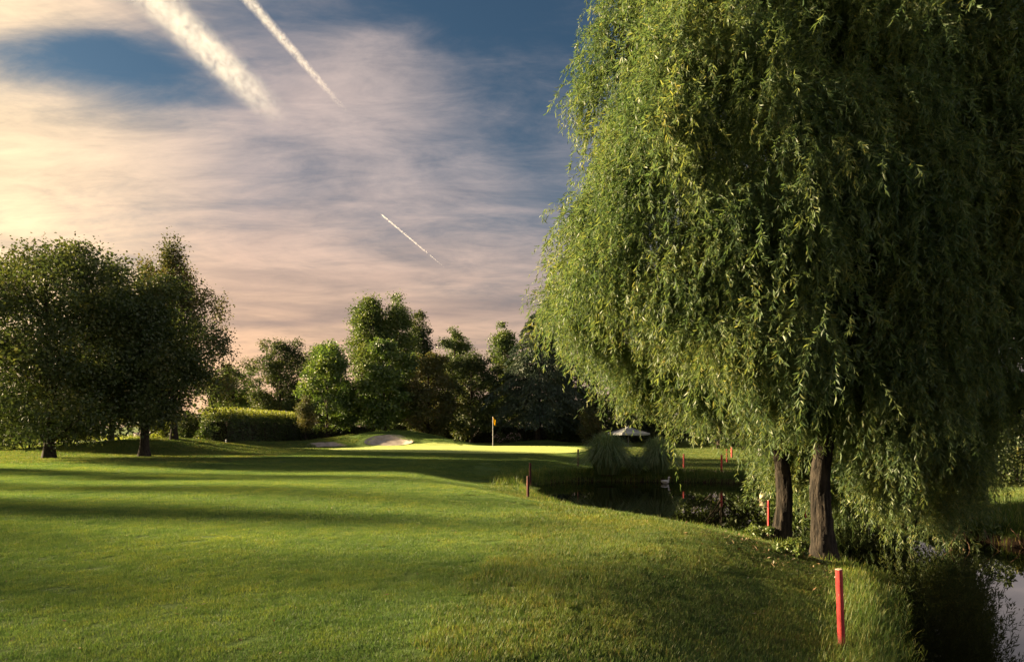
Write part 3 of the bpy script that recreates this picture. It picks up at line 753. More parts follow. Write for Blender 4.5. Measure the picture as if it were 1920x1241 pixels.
GS = 'dark shrubs under the left trees'
for px_, Y_, w_, h_, lab in [(-35, 45, 5.4, 3.8, 'dark bushy shrub at the very left edge'), (55, 43, 5.0, 3.8, 'dark bushy shrub left of the far left trunk'),
                             (132, 44, 4.6, 3.6, 'dark bushy shrub right of the far left trunk')]:
    shrub('dark_shrub', lab, wx(px_, Y_), Y_, h_, w_, M['leaf_dark'], 0.15, 13000, GS, nclump=80, dep=3.4)
shrub('sunlit_shrub', 'sunlit yellow green shrub between the two left trunks', wx(312, 62), 62, 2.9, 2.6, M['leaf_sunlit'], 0.17, 4500, nclump=40)
shrub('sunlit_shrub', 'low sunlit shrub at the foot of the yellow green shrub', wx(292, 63), 63, 1.4, 2.4, M['leaf_sunlit'], 0.15, 2500, nclump=26)
shrub('climber_shrub', 'slim shrub with pale stem beside the tall hedge end', wx(388, 54), 54, 3.2, 1.7, M['leaf_hedge'], 0.13, 2600, nclump=30)
shrub('dark_shrub', 'dark low shrub left of the hedge end under the trees', wx(355, 58), 58, 3.0, 3.2, M['leaf_dark'], 0.16, 4500, nclump=40)
shrub('dark_shrub', 'dark shrub right of the cedar trunk', wx(1062, 70), 70, 3.0, 4.5, M['leaf_dark'], 0.2, 5000, nclump=40)
shrub('dark_shrub', 'loose shrub with thin bare stems left of the parasol', wx(1113, 62), 62, 3.7, 3.0, M['leaf_brown'], 0.17, 4000, nclump=36, stems=12)
shrub('dark_shrub', 'dark shrub under the parasol behind the pampas grass', wx(1232, 66), 66, 2.6, 5.0, M['leaf_dark'], 0.2, 5000, nclump=40)
shrub('dark_shrub', 'low dark shrub added on the right bank at the picture edge', 15.2, 20.5, 1.7, 5.0, M['leaf_dark'], 0.11, 6000, nclump=50)  # added to darken the bright bank
for px_, lab in [(938, 'low rose bush with pale pink flowers right of the flag'), (964, 'low rose bush with pale flowers nearer the cedar trunk')]:
    rb = shrub('rose_bush', lab, wx(px_, 67), 67, 1.25, 1.5, M['leaf_dark'], 0.12, 2200, 'rose bushes by the hedge', 'rose bush', 26)
    n = 40; P = rand_dir(n) * np.array([0.66, 0.66, 0.42]) + np.array([0, 0, 0.62]); P[:, 1] = -np.abs(P[:, 1])
    v, f = leaf_geo(np.repeat(P, 3, 0), rand_dir(n * 3), rand_dir(n * 3), 0.10, 0.09)
    mesh_obj('flowers', v, f, M['petal'], rb, rnd=np.repeat(rng.random(n * 3), 2))['kind'] = 'stuff'

def hedge(name, label, a, b, half, h, mat, n, leaf, shoots=0, group=None):
    a = np.array(a, float); b = np.array(b, float); Ln = np.linalg.norm(b - a); t_ = (b - a) / Ln; nn = np.array([-t_[1], t_[0]])
    c = (a + b) / 2; z0 = float(min(ground(*a), ground(*b), ground(*c)))
    root = empty(name, (c[0], c[1], z0), label, 'hedge', group)
    def W(s_, o_, z_): return np.column_stack([(s_ - Ln / 2) * t_[0] + o_ * nn[0], (s_ - Ln / 2) * t_[1] + o_ * nn[1], z_])
    # twiggy core set back behind the leaves
    ks = int(Ln / 0.5) + 2; s_ = np.linspace(0.25, Ln - 0.25, ks); ring = [(-0.72, 0.0), (-0.72, 0.86), (0.72, 0.86), (0.72, 0.0)]
    V_ = np.stack([W(s_, np.full(ks, o_ * half) + rng.normal(size=ks) * 0.05, np.full(ks, z_ * h) + (rng.normal(size=ks) * 0.05 if z_ else -0.1)) for o_, z_ in ring], 1).reshape(-1, 3)
    i = np.arange(ks - 1)[:, None] * 4; f = np.concatenate([i + np.array([[k, k + 1, k + 5, k + 4]]) for k in range(3)])
    f = np.concatenate([f, [[0, 1, 2, 3], [4 * ks - 1, 4 * ks - 2, 4 * ks - 3, 4 * ks - 4]]])
    mesh_obj('twigs', V_, f, M['bark'], root)
    ar = np.array([Ln * h, Ln * h, Ln * 2 * half, 2 * half * h, 2 * half * h]); fc = rng.choice(5, n, p=ar / ar.sum())
    u = rng.random(n); w_ = rng.random(n); dp = np.abs(rng.normal(size=n)) * 0.13
    s_ = u * Ln; o_ = np.where(fc == 0, -half + dp, np.where(fc == 1, half - dp, (w_ * 2 - 1) * half)); z_ = w_ * h
    z_ = np.where(fc == 2, h - dp, z_); s_ = np.where(fc == 3, dp, np.where(fc == 4, Ln - dp, s_)); o_ = np.where(fc >= 3, (u * 2 - 1) * half, o_)
    wav = 0.09 * np.sin(s_ * 2.1) + 0.06 * np.sin(s_ * 5.3 + z_ * 3)
    P = W(s_, o_ * (1 + wav * 0.6), z_ * (1 + 0.05 * np.sin(s_ * 1.7)) + np.where(fc == 2, wav, 0))
    out = np.where((fc == 0)[:, None], -np.array([*nn, 0]), np.where((fc == 1)[:, None], np.array([*nn, 0]), np.where((fc == 2)[:, None], np.array([0, 0, 1.0]), np.array([0, -1.0, 0]))))
    D = unit(rand_dir(n) + out * 0.8 + np.array([0, 0, 0.3])); N = unit(rand_dir(n) * 0.8 + out)
    L = leaf * (0.6 + 0.8 * rng.random(n)); v, f = leaf_geo(P, D, N, L, L * 0.5)
    mesh_obj('foliage', v, f, mat, root, rnd=np.repeat(rng.random(n) * 0.75, 2))
    if shoots:
        m_ = shoots; s2 = rng.random(m_) * Ln; o2 = (rng.random(m_) * 2 - 1) * half * 0.95; Hs = 0.25 + 0.65 * rng.random(m_)
        k = 7; q = np.tile(np.linspace(0, 1, k), m_); I = np.repeat(np.arange(m_), k)
        P = W(s2[I], o2[I], h - 0.05 + Hs[I] * q) + rng.normal(size=(m_ * k, 3)) * 0.02
        D = unit(rand_dir(m_ * k) * 0.9 + np.array([0, 0, 1.2])); L = leaf * (0.7 + 0.6 * rng.random(m_ * k))
        v, f = leaf_geo(P, D, rand_dir(m_ * k), L, L * 0.45)
        mesh_obj('sunlit_shoots', v, f, M['leaf_sunlit'], root, rnd=np.repeat(rng.random(m_ * k), 2))  # sunlight on the hedge top put into the shoot colour
    return root
GH = 'clipped hedges behind the green'
hedge('tall_hedge', 'tall clipped hedge with sunlit yellow shoots on top', (-24.6, 56.5), (-25.0, 82), 1.2, 2.5, M['leaf_hedge'], 24000, 0.15, 4200, GH)
hedge('low_hedge', 'long low dark hedge running behind the mound', (-22.8, 73), (-6.0, 74), 0.8, 2.1, M['leaf_dark'], 12000, 0.17, 0, GH)
hedge('low_hedge', 'low dark hedge behind the flag and the cedar trunk', (-5.8, 74), (8.5, 75), 0.8, 2.1, M['leaf_dark'], 11000, 0.17, 0, GH)
hedge('low_hedge', 'low dark hedge behind the parasol on the right', (8.8, 76), (40, 80), 0.9, 2.3, M['leaf_dark'], 14000, 0.2, 0, GH)

def cedar(x, y, h, w):
    z0 = float(ground(x, y)); root = empty('cedar_tree', (x, y, z0), 'blue green cedar with drooping layered boughs and bare trunk base', 'tree', GC)
    G = Geo(); trunk_tube(G, 0, 0, -0.1, h * 0.97, 0.30, (0.2, 0), 10, 14)
    P_, D_, L_, R_ = [], [], [], []
    nb = 120
    for k in range(nb):
        q = (k + rng.random()) / nb; z = 2.3 + (h - 2.6) * q
        Rr = (w * 0.5) * (1 - q) ** 0.62 * (0.72 + 0.45 * rng.random()) * min(1, 0.75 + q)
        a = k * 2.4 + rng.normal() * 0.3; s_ = np.linspace(0, 1, 14)
        rise = 0.14 * Rr; path = np.column_stack([math.cos(a) * Rr * s_, math.sin(a) * Rr * s_, z + rise * np.sin(s_ * 2.0) - 0.42 * Rr * s_ ** 2.4])
        path[:, 0] += 0.2 * q
        G.tube(path, np.linspace(0.05, 0.008, 14) * (1.1 - 0.6 * q), 5, cap=False)
        n = int(130 + 120 * Rr); u = 0.12 + 0.88 * rng.random(n); c = np.column_stack([np.interp(u, s_, path[:, j]) for j in range(3)])
        side = rng.normal(size=n) * (0.10 + 0.22 * Rr * (1 - 0.55 * u)) * 0.8
        c = c + np.column_stack([-math.sin(a) * side, math.cos(a) * side, -0.20 * np.abs(side) - 0.22 * rng.random(n) ** 2 - 0.02])
        dr = np.column_stack([math.cos(a) * 0.5 - math.sin(a) * np.sign(side) * 0.5, math.sin(a) * 0.5 + math.cos(a) * np.sign(side) * 0.5, np.full(n, -0.75)])
        P_.append(c); D_.append(unit(dr + rand_dir(n) * 0.35)); L_.append(0.26 * (0.6 + 0.8 * rng.random(n))); R_.append(0.6 * rng.random(n) + 0.4 * rng.random())
    G.build('trunk', M['bark'], root, True)
    P = np.concatenate(P_); D = np.concatenate(D_); L = np.concatenate(L_); v, f = leaf_geo(P, D, unit(rand_dir(len(P)) + np.array([0, 0, 0.8])), L, L * 0.30)
    mesh_obj('crown', v, f, M['leaf_blue'], root, rnd=np.repeat(np.concatenate(R_), 2))
cedar(wx(1008, 68), 68, 13.6, 12.0)

# ------------------------------------------------------------------ willows
def tuft_mesh(seed):
    """one spray of thin twigs that leaves a branch towards +X and hangs, with narrow curling leaves"""
    P_, D_, L_ = [], [], []
    strands = 16 + seed % 5
    for s in range(strands):
        ln = 0.30 + 0.95 * rng.random(); st = rng.normal(size=3) * np.array([0.16, 0.18, 0.16])
        d0 = np.array([0.65, 0, 0.30]) + rng.normal(size=3) * np.array([0.5, 0.5, 0.28])
        m_ = int(60 * ln) + 8; q = np.sort(rng.random(m_)); ph = rng.random() * 6.3
        hx = 0.44 * (1 - np.exp(-2.0 * q))
        pos = st + d0[None, :] * np.array([1, 1, 0.75]) * hx[:, None] + np.column_stack([0.05 * np.sin(6 * q + ph), 0.05 * np.cos(5.2 * q + ph), -ln * (q ** 1.5)])
        tdir = np.column_stack([d0[0] * (1 - q) * 0.9, d0[1] * (1 - q) * 0.9, -0.15 - 0.9 * q])
        P_.append(pos); D_.append(unit(unit(tdir) + rand_dir(m_) * 0.75)); L_.append(0.090 * (0.55 + 0.8 * rng.random(m_)))
    P = np.concatenate(P_); D = np.concatenate(D_); L = np.concatenate(L_); n = len(P)
    N = unit(rand_dir(n) + np.array([0, 0, 0.25])); Sd = unit(np.cross(D, N)); Nn = np.cross(Sd, D)
    cu = (rng.random(n) * 2 - 1)[:, None] * 0.30; sw = (rng.random(n) * 2 - 1)[:, None] * 0.25; L = L[:, None]; W = L * 0.145
    p1 = P + D * L * 0.35 + Nn * L * cu * 0.15 + Sd * L * sw * 0.3; p2 = P + D * L * 0.70 + Nn * L * cu * 0.55 + Sd * L * sw * 0.25; p3 = P + D * L + Nn * L * cu * 1.1 - Sd * L * sw * 0.2
    V_ = np.stack([P, p1 - Sd * W * 0.5, p1 + Sd * W * 0.5, p2 - Sd * W * 0.42, p2 + Sd * W * 0.42, p3], 1)
    b = np.arange(n)[:, None] * 6
    f3 = np.concatenate([b + np.array([[0, 1, 2]]), b + np.array([[3, 5, 4]])]); f4 = b + np.array([[1, 3, 4, 2]])
    rn = 0.8 * rng.random(n) + 0.2 * rng.random()
    return mesh_obj('tuft', V_.reshape(-1, 3), [f3, f4], M['willow'], rnd=np.tile(rn, 3), link=False)
TUFTS = [tuft_mesh(k) for k in range(14)]

def scatter_multi(name, tiles, P, E, scl, parent):
    n = len(P); me = bpy.data.meshes.new(name); me.vertices.add(n)
    me.vertices.foreach_set('co', np.asarray(P, np.float32).ravel())
    me.attributes.new('rot', 'FLOAT_VECTOR', 'POINT').data.foreach_set('vector', np.asarray(E, np.float32).ravel())
    me.attributes.new('scl', 'FLOAT', 'POINT').data.foreach_set('value', np.asarray(scl, np.float32))
    me.attributes.new('pick', 'INT', 'POINT').data.foreach_set('value', rng.integers(0, len(tiles), n).astype(np.int32))
    me.materials.append(M['willow'])
    o = bpy.data.objects.new(name, me); col.objects.link(o); o.parent = parent
    ng = bpy.data.node_groups.new(name, 'GeometryNodeTree')
    ng.interface.new_socket('Geometry', in_out='INPUT', socket_type='NodeSocketGeometry'); ng.interface.new_socket('Geometry', in_out='OUTPUT', socket_type='NodeSocketGeometry')
    N = ng.nodes; Lk = ng.links; gi = N.new('NodeGroupInput'); go = N.new('NodeGroupOutput'); jn = N.new('GeometryNodeJoinGeometry')
    for tl in tiles:
        oi = N.new('GeometryNodeObjectInfo'); oi.inputs['Object'].default_value = tl; oi.inputs['As Instance'].default_value = False
        gt = N.new('GeometryNodeGeometryToInstance'); Lk.new(oi.outputs['Geometry'], gt.inputs[0]); Lk.new(gt.outputs[0], jn.inputs[0])
    ip = N.new('GeometryNodeInstanceOnPoints'); ip.inputs['Pick Instance'].default_value = True
    at = {}
    for k, ty in (('rot', 'FLOAT_VECTOR'), ('scl', 'FLOAT'), ('pick', 'INT')):
        a_ = N.new('GeometryNodeInputNamedAttribute'); a_.data_type = ty; a_.inputs['Name'].default_value = k; at[k] = a_.outputs['Attribute']
    er = N.new('FunctionNodeEulerToRotation'); Lk.new(at['rot'], er.inputs[0]); Lk.new(er.outputs[0], ip.inputs['Rotation'])
    Lk.new(at['scl'], ip.inputs['Scale']); Lk.new(at['pick'], ip.inputs['Instance Index'])
    Lk.new(gi.outputs[0], ip.inputs['Points']); Lk.new(jn.outputs[0], ip.inputs['Instance']); Lk.new(ip.outputs[0], go.inputs[0])
    md = o.modifiers.new('leaf_sprays', 'NODES'); md.node_group = ng; o['kind'] = 'stuff'
    return o

def willow(label, x, y, lean, fork, boughs, crown, fringe, nclust, leaf, r, strands=15, dens=34.0, ztop=13.0, flip=0, rise=1.0):
    """two-layer willow: trunk and arching boughs, clusters of hanging twigs with narrow leaves.
       crown = (cx, cy, rx, ry) relative to the base, fringe = height of the lowest twig tips"""
    z0 = float(ground(x, y)) - 0.05
    root = empty('willow_tree', (x, y, z0), label, 'tree', 'willows at the pond')
    cx, cy, rx, ry = crown
    # trunk with flared foot and furrowed bark
    k, sd = 46, 30; q = np.linspace(0, 1, k); zt = fork * q
    pth = np.column_stack([lean[0] * q ** 1.3 + 0.10 * np.sin(q * 5 + flip), lean[1] * q ** 1.3, zt - 0.1])
    th = np.linspace(0, 2 * np.pi, sd, endpoint=False)
    rad = r * (1 - 0.25 * q) * (1 + 0.85 * np.exp(-zt / 0.25))
    fur = 1 + 0.055 * np.sin(th[None, :] * 9 + 2.5 * np.sin(zt[:, None] * 1.8)) + 0.035 * np.sin(th[None, :] * 5 - zt[:, None] * 3.0) + 0.16 * np.exp(-zt[:, None] / 0.3) * np.sin(th[None, :] * 5 + flip) + 0.03 * rng.normal(size=(k, sd))
    rr = rad[:, None] * fur
    V_ = np.stack([pth[:, 0:1] + rr * np.cos(th), pth[:, 1:2] + rr * np.sin(th), np.broadcast_to(pth[:, 2:3], (k, sd))], -1).reshape(-1, 3)
    i = np.arange(k - 1)[:, None] * sd; j = np.arange(sd)[None, :]; f = np.stack([i + j, i + (j + 1) % sd, i + sd + (j + 1) % sd, i + sd + j], -1).reshape(-1, 4)
    G = Geo(); G.add(V_, f)
    tops = []
    for b in range(boughs):
        a = b * 2.39996 + flip; e = 0.25 + 0.7 * ((b * 0.618) % 1.0)
        end = np.array([cx + rx * e * math.cos(a), cy + ry * e * math.sin(a), fork + (ztop - fork) * (1.0 - 0.55 * e ** 2) * (0.72 + 0.3 * rng.random())])
        st = pth[-1] - np.array([0, 0, 0.15]); m1 = np.array([st[0] * 0.6 + end[0] * 0.4, st[1] * 0.6 + end[1] * 0.4, end[2] * 1.02])
        s_ = np.linspace(0, 1, 14)[:, None]; path = st * (1 - s_) ** 2 + 2 * m1 * s_ * (1 - s_) + end * s_ ** 2
        path[1:] += wobble(13, 0.09); G.tube(path, np.linspace(r * 0.50, 0.03, 14), 8, cap=False); tops.append(path)
    G.build('trunk', M['bark_willow'], root, True)
    # leafy tufts over the dome: shell biased, from the top down to the fringe; the outer hem hangs less low on the left
    n = nclust
    def prof_at(z_):
        h01 = (z_ - fringe) / (ztop - fringe)
        return np.where(h01 < 0.30, 0.64 + 0.36 * np.sqrt(np.clip(h01, 0, 1) / 0.30), (1 - np.clip((h01 - 0.30) / 0.72, 0, 0.98) ** 1.7) ** 0.55)
    # cascades: each is a run of tufts that starts on a bough end and falls like a curtain in front of the dark inside
    nc = max(20, n // 21); caz = rng.random(nc) * 2 * np.pi; crho = 1.05 - 0.30 * rng.random(nc) ** 1.2; clen = 1.0 + 2.6 * rng.random(nc)
    ctop = fringe + 1.6 + (ztop - fringe - 1.6) * rng.random(nc) ** 0.9
    j = rng.integers(0, nc, n); v_ = rng.random(n) ** 0.85; inner = rng.random(n) < 0.17
    az = np.where(inner, rng.random(n) * 2 * np.pi, caz[j] + rng.normal(size=n) * (0.045 + 0.045 * v_))
    rho = np.where(inner, 0.1 + 0.72 * rng.random(n) ** 0.7, crho[j] * (1 - 0.05 * v_) + 0.025 * rng.normal(size=n))
    scl = (0.60 + 0.6 * rng.random(n) ** 1.4) * np.where(inner, 1.25, 1.0)
    hem = fringe + rise * np.clip((rho - 0.45) / 0.55, 0, 1) ** 1.4 * np.clip(0.2 - np.cos(az), 0, 1.2) + 0.35 * np.sin(caz[j] * 7) * (rho > 0.7)
    zz = np.where(inner, hem + 0.8 + (ztop - hem - 0.8) * rng.random(n), ctop[j] - clen[j] * v_)
    zz = np.maximum(zz, hem + 0.7 * scl + 0.25 * rng.random(n))
    pr_ = np.where(inner, prof_at(zz), prof_at(np.clip(0.5 * (zz + ctop[j]), zz, ztop)) * 0.55 + prof_at(zz) * 0.45)
    C = np.column_stack([cx + rx * pr_ * rho * np.cos(az), cy + ry * pr_ * rho * np.sin(az), zz])
    E = np.column_stack([rng.normal(size=n) * 0.16, rng.normal(size=n) * 0.16, az + rng.normal(size=n) * 0.7])
    allp = np.concatenate(tops); TW = Geo()
    for c in C:
        dd = ((allp - c) ** 2).sum(1) + np.where(allp[:, 2] > c[2] + 0.8, 4.0, 0); nb = allp[np.argmin(dd)]
        if rng.random() < 0.5 and dd.min() < 2.6:
            s_ = np.linspace(0, 1, 6)[:, None]; mid = (nb + c) / 2 + np.array([0, 0, 0.25]) + rng.normal(size=3) * 0.12
            TW.tube(nb * (1 - s_) ** 2 + 2 * mid * s_ * (1 - s_) + c * s_ ** 2, np.linspace(0.022, 0.006, 6), 4, cap=False)
    scatter_multi('crown', TUFTS, C, E, scl, root)
    TW.build('branchlets', M['bark'], root, True)['kind'] = 'stuff'
    return root

willow('big willow whose left side glows in the low sun, left of the two trunks', 5.3, 13.6, (0.15, 0.1), 3.0, 12, (-0.42, -0.65, 4.0, 3.5), 2.10, 1900, 0.13, 0.165, ztop=13.2, flip=0.0, rise=2.0)
willow('big shady willow with the leaning rugged trunk nearest the red stake', 5.3, 11.75, (0.35, 0.2), 3.1, 12, (2.7, 0.8, 4.0, 2.8), 2.15, 1900, 0.13, 0.180, ztop=13.2, flip=2.0, rise=0.3)
willow('lower willow on the far bank, its yellow lit curtain touching the water', 10.2, 15.4, (-0.3, -0.2), 2.6, 8, (-2.15, -0.2, 1.95, 2.2), 0.10, 1000, 0.14, 0.19, ztop=8.5, flip=4.0, rise=0.25)

# ------------------------------------------------------------------ pampas grass
def pampas(label, x, y, h, w, n, group='pampas grass clumps on the far bank'):
    z0 = float(ground(x, y)); root = empty('pampas_grass', (x, y, z0), label, 'ornamental grass', group)
    az = rng.random(n) * 2 * np.pi; e = rng.random(n) ** 0.75; K = 7; q = np.linspace(0, 1, K)
    H = h * (0.62 + 0.42 * rng.random(n)) * (1 - 0.50 * e ** 1.6); out = 0.5 * w * (0.12 + 0.95 * e) * (0.75 + 0.35 * rng.random(n))
    b = np.column_stack([np.cos(az), np.sin(az)]) * (0.22 * w * e * rng.random(n))[:, None]
    rad = out[:, None] * (q[None, :] ** 1.35); zq = H[:, None] * np.sin(q[None, :] * (1.45 + 1.25 * e[:, None])) - 0.03
    X = b[:, 0:1] + np.cos(az)[:, None] * rad; Y = b[:, 1:2] + np.sin(az)[:, None] * rad
    wd = 0.017 * (1 - 0.85 * q)[None, :] * (0.7 + 0.6 * rng.random(n))[:, None]
    ta = az + rng.normal(size=n) * 0.6
    sx, sy = -np.sin(ta)[:, None] * wd, np.cos(ta)[:, None] * wd
    V_ = np.stack([np.stack([X - sx, Y - sy, zq], -1), np.stack([X + sx, Y + sy, zq], -1)], 2).reshape(n, K * 2, 3)
    base = np.arange(n)[:, None] * 2 * K
    f = np.concatenate([base + np.array([[2 * k, 2 * k + 1, 2 * k + 3, 2 * k + 2]]) for k in range(K - 1)])
    mesh_obj('leaves', V_.reshape(-1, 3), f, M['leaf_pampas'], root, rnd=np.tile(rng.random(n), K - 1))
    G = Geo(); 
    for a in range(14):
        t_ = a * 0.45; G.tube([(0.1 * w * math.cos(t_), 0.1 * w * math.sin(t_), -0.08), (0.13 * w * math.cos(t_), 0.13 * w * math.sin(t_), 0.18 * h)], [0.035, 0.02], 5)
    G.build('base', M['root'], root)
pampas('largest round clump of pampas grass at the left', wx(1138, 30.6), 30.6, 1.95, 2.75, 2900)
pampas('second smaller clump of pampas grass near the willow curtain', wx(1234, 30.7), 30.7, 1.75, 2.1, 2200)
pampas('small low tuft of grass between the two pampas clumps', wx(1190, 30.5), 30.5, 0.95, 1.3, 900)

# ------------------------------------------------------------------ golf things
def stake(label, x, y, h, wd, mat, lean=(0.0, 0.0), z=None, group='stakes round the pond', rot=0.5):
    z0 = float(ground(x, y)) if z is None else z
    root = empty('hazard_stake', (x, y, z0), label, 'stake', group); root.rotation_euler = (lean[1], lean[0], rot)
    G = Geo(); b = wd * 0.12; a = wd / 2
    oct_ = [(-a + b, -a), (a - b, -a), (a, -a + b), (a, a - b), (a - b, a), (-a + b, a), (-a, a - b), (-a, -a + b)]
    lv = [(-0.15, 1), (h * 0.5, 1), (h - 0.004, 1)]; V_ = [(px_ * s_, py_ * s_, z_) for z_, s_ in lv for px_, py_ in oct_]
    G.add(V_, [(k * 8 + j, k * 8 + (j + 1) % 8, (k + 1) * 8 + (j + 1) % 8, (k + 1) * 8 + j) for k in range(2) for j in range(8)])
    body = G.build('post', mat, root)
    Tp = Geo(); s1 = 0.93
    V_ = [(px_, py_, h - 0.004) for px_, py_ in oct_] + [(px_ * s1, py_ * s1, h + 0.002) for px_, py_ in oct_]
    Tp.add(V_, [(j, (j + 1) % 8, 8 + (j + 1) % 8, 8 + j) for j in range(8)]); Tp.add(V_, [tuple(range(8, 16))])
    Tp.build('cut_top', M['stake_top'] if mat is M['red'] else M['red_old'], body)
    return root
stake('bright red stake standing in the foreground bank grass', 3.39, 7.02, 0.82, 0.056, M['red'], (-0.06, 0.0), rot=0.55)
stake('nearer of two dark red stakes at the left end of the pond', wx(990, 20.5), 20.5, 0.66, 0.07, M['red_old'])
stake('farther of two dark red stakes at the left end of the pond', wx(994, 25.0), 25.0, 0.80, 0.07, M['red_old'], z=-0.42)
stake('thin dark stake just left of the big pampas clump', wx(1084, 34), 34, 0.85, 0.07, M['red_old'])
stake('red stake beside the path right of the smaller pampas clump', wx(1282, 33.5), 33.5, 0.75, 0.07, M['red'])
stake('red stake at the pond edge in front of the sandy path', wx(1353, 30.8), 30.8, 0.85, 0.07, M['red'])
stake('red stake behind the path, middle of three', wx(1363, 38), 38, 0.80, 0.08, M['red'])
stake('red stake farthest behind the path', wx(1372, 43), 43, 0.70, 0.09, M['red'])
stake('red stake touching the left willow trunk from behind', wx(1441, 15.4), 15.4, 0.75, 0.045, M['red'], z=-0.70)
stake('red stake half hidden between the willow trunks', wx(1512, 24.8), 24.8, 0.9, 0.07, M['red'], z=-0.72)

def flagstick(x, y):
    z0 = float(ground(x, y)) + 0.035; root = empty('flagstick', (x, y, z0), 'white flagstick with yellow flag on the putting green', 'flag')
    G = Geo(); G.tube([(0, 0, -0.1), (0, 0, 1.1), (0, 0, 2.2)], [0.016, 0.014, 0.012], 8); pole = G.build('pole', M['white'], root, True)
    nu, nv = 12, 8; V_ = []
    for i in range(nu):
        for j in range(nv):
            a, b = i / (nu - 1), j / (nv - 1); dr = a ** 1.3
            V_.append((0.014 + 0.20 * a * (1 - 0.25 * b), 0.06 * math.sin(a * 7 + b * 2) * a, 2.18 - 0.42 * b - 0.22 * dr + 0.03 * math.sin(a * 9)))
    V_ = np.array(V_); i = (np.arange(nu - 1)[:, None] * nv + np.arange(nv - 1)[None, :]).ravel(); f = np.stack([i, i + 1, i + 1 + nv, i + nv], -1)
    o = mesh_obj('flag_cloth', V_, f, M['flag'], root, True); sm = o.modifiers.new('thick', 'SOLIDIFY'); sm.thickness = 0.006
    K = Geo(); K.tube([(0, 0, 2.19), (0, 0, 2.23)], [0.02, 0.014], 8); K.build('knob', M['white'], pole, True)
flagstick(wx(924, 50.5), 50.5)

def post(name, label, x, y, h, w, cat='post'):
    z0 = float(ground(x, y)); root = empty(name, (x, y, z0), label, cat)
    G = Geo(); G.tube([(0, 0, -0.1), (0, 0, h - 0.03), (0, 0, h)], [w / 2, w / 2, w * 0.35], 8); shaft = G.build('shaft', M['white'], root)
    B = Geo(); B.tube([(0, 0, h * 0.80), (0, 0, h * 0.86)], [w * 0.56, w * 0.56], 8); B.build('band', M['metal'], shaft)
post('marker_post', 'small white marker post in front of the tall hedge', wx(424, 51), 51, 0.70, 0.09)

def parasol(x, y, ztop, zedge, half):
    z0 = float(ground(x, y)); root = empty('parasol', (x, y, z0), 'pale square parasol behind the pampas grass', 'parasol')
    G = Geo(); G.tube([(0, 0, -0.05), (0, 0, ztop - z0 + 0.06)], [0.035, 0.03], 8); G.build('pole', M['metal'], root, True)
    B = Geo(); B.box((-0.35, -0.35, 0.0), (0.35, 0.35, 0.08), 0.9); B.build('base', M['metal'], root)
    ze, zt = zedge - z0, ztop - z0; n = 9
    for s in range(4):
        V_ = []
        for i in range(n):
            a = i / (n - 1)
            for j in range(n):
                b = -1 + 2 * j / (n - 1); r_ = half * a; sag = -0.10 * math.sin(math.pi * a) - 0.05 * (1 - b * b) * a
                V_.append((b * r_, -r_, zt + (ze - zt) * a + sag))
        for j in range(n):
            b = -1 + 2 * j / (n - 1); V_.append((b * half * 1.002, -half * 1.002, ze - 0.05 * (1 - b * b) - 0.16))
        V_ = np.array(V_); c, q = math.cos(s * math.pi / 2 + 0.35), math.sin(s * math.pi / 2 + 0.35)
        V_ = np.column_stack([V_[:, 0] * c - V_[:, 1] * q, V_[:, 0] * q + V_[:, 1] * c, V_[:, 2]])
        i = (np.arange(n)[:, None] * n + np.arange(n - 1)[None, :]).ravel()
        mesh_obj('canopy_panel', V_, np.stack([i, i + 1, i + 1 + n, i + n], -1), M['canvas'], root, True)
    for s in range(4):
        t_ = s * math.pi / 2 + math.pi / 4 + 0.35; G = Geo(); G.tube([(0, 0, zt - 0.05), (half * 1.38 * math.cos(t_), half * 1.38 * math.sin(t_), ze - 0.04)], [0.014, 0.012], 6); G.build('rib', M['metal'], root, True)
parasol(wx(1178, 58), 58, 1.78, 1.22, 1.32)

def duck(x, y, rot):
    root = empty('white_duck', (x, y, -0.70), 'small white duck floating on the pond below the pampas grass', 'duck'); root.rotation_euler = (0, 0, rot)
    q = np.linspace(0, 1, 14); p = np.column_stack([-0.17 + 0.34 * q, np.zeros(14), 0.065 + 0.03 * (1 - q) ** 3 + 0.012 * np.sin(q * 3)])
    r_ = 0.085 * np.sin(np.pi * (0.06 + 0.90 * q)) ** 0.7 * (0.75 + 0.35 * q) + 0.006
    G = Geo(); G.tube(p, r_, 14)
    nk = np.column_stack([[0.115, 0.155, 0.165, 0.16, 0.185, 0.215], np.zeros(6), [0.10, 0.15, 0.20, 0.245, 0.268, 0.262]])
    G.tube(nk, [0.05, 0.036, 0.028, 0.036, 0.040, 0.018], 12); G.build('body', M['feather'], root, True)
    for s in (-1, 1):
        W_ = Geo(); W_.tube([(0.08, s * 0.072, 0.10), (0.0, s * 0.086, 0.105), (-0.10, s * 0.06, 0.115), (-0.19, s * 0.015, 0.135)], [0.02, 0.04, 0.03, 0.006], 8); W_.build('wing', M['feather'], root, True)
    B = Geo(); B.tube([(0.21, 0, 0.260), (0.245, 0, 0.252), (0.27, 0, 0.250)], [0.016, 0.013, 0.006], 8); B.build('bill', M['bill'], root, True)
duck(wx(1247, 29.0), 29.0, 0.2)

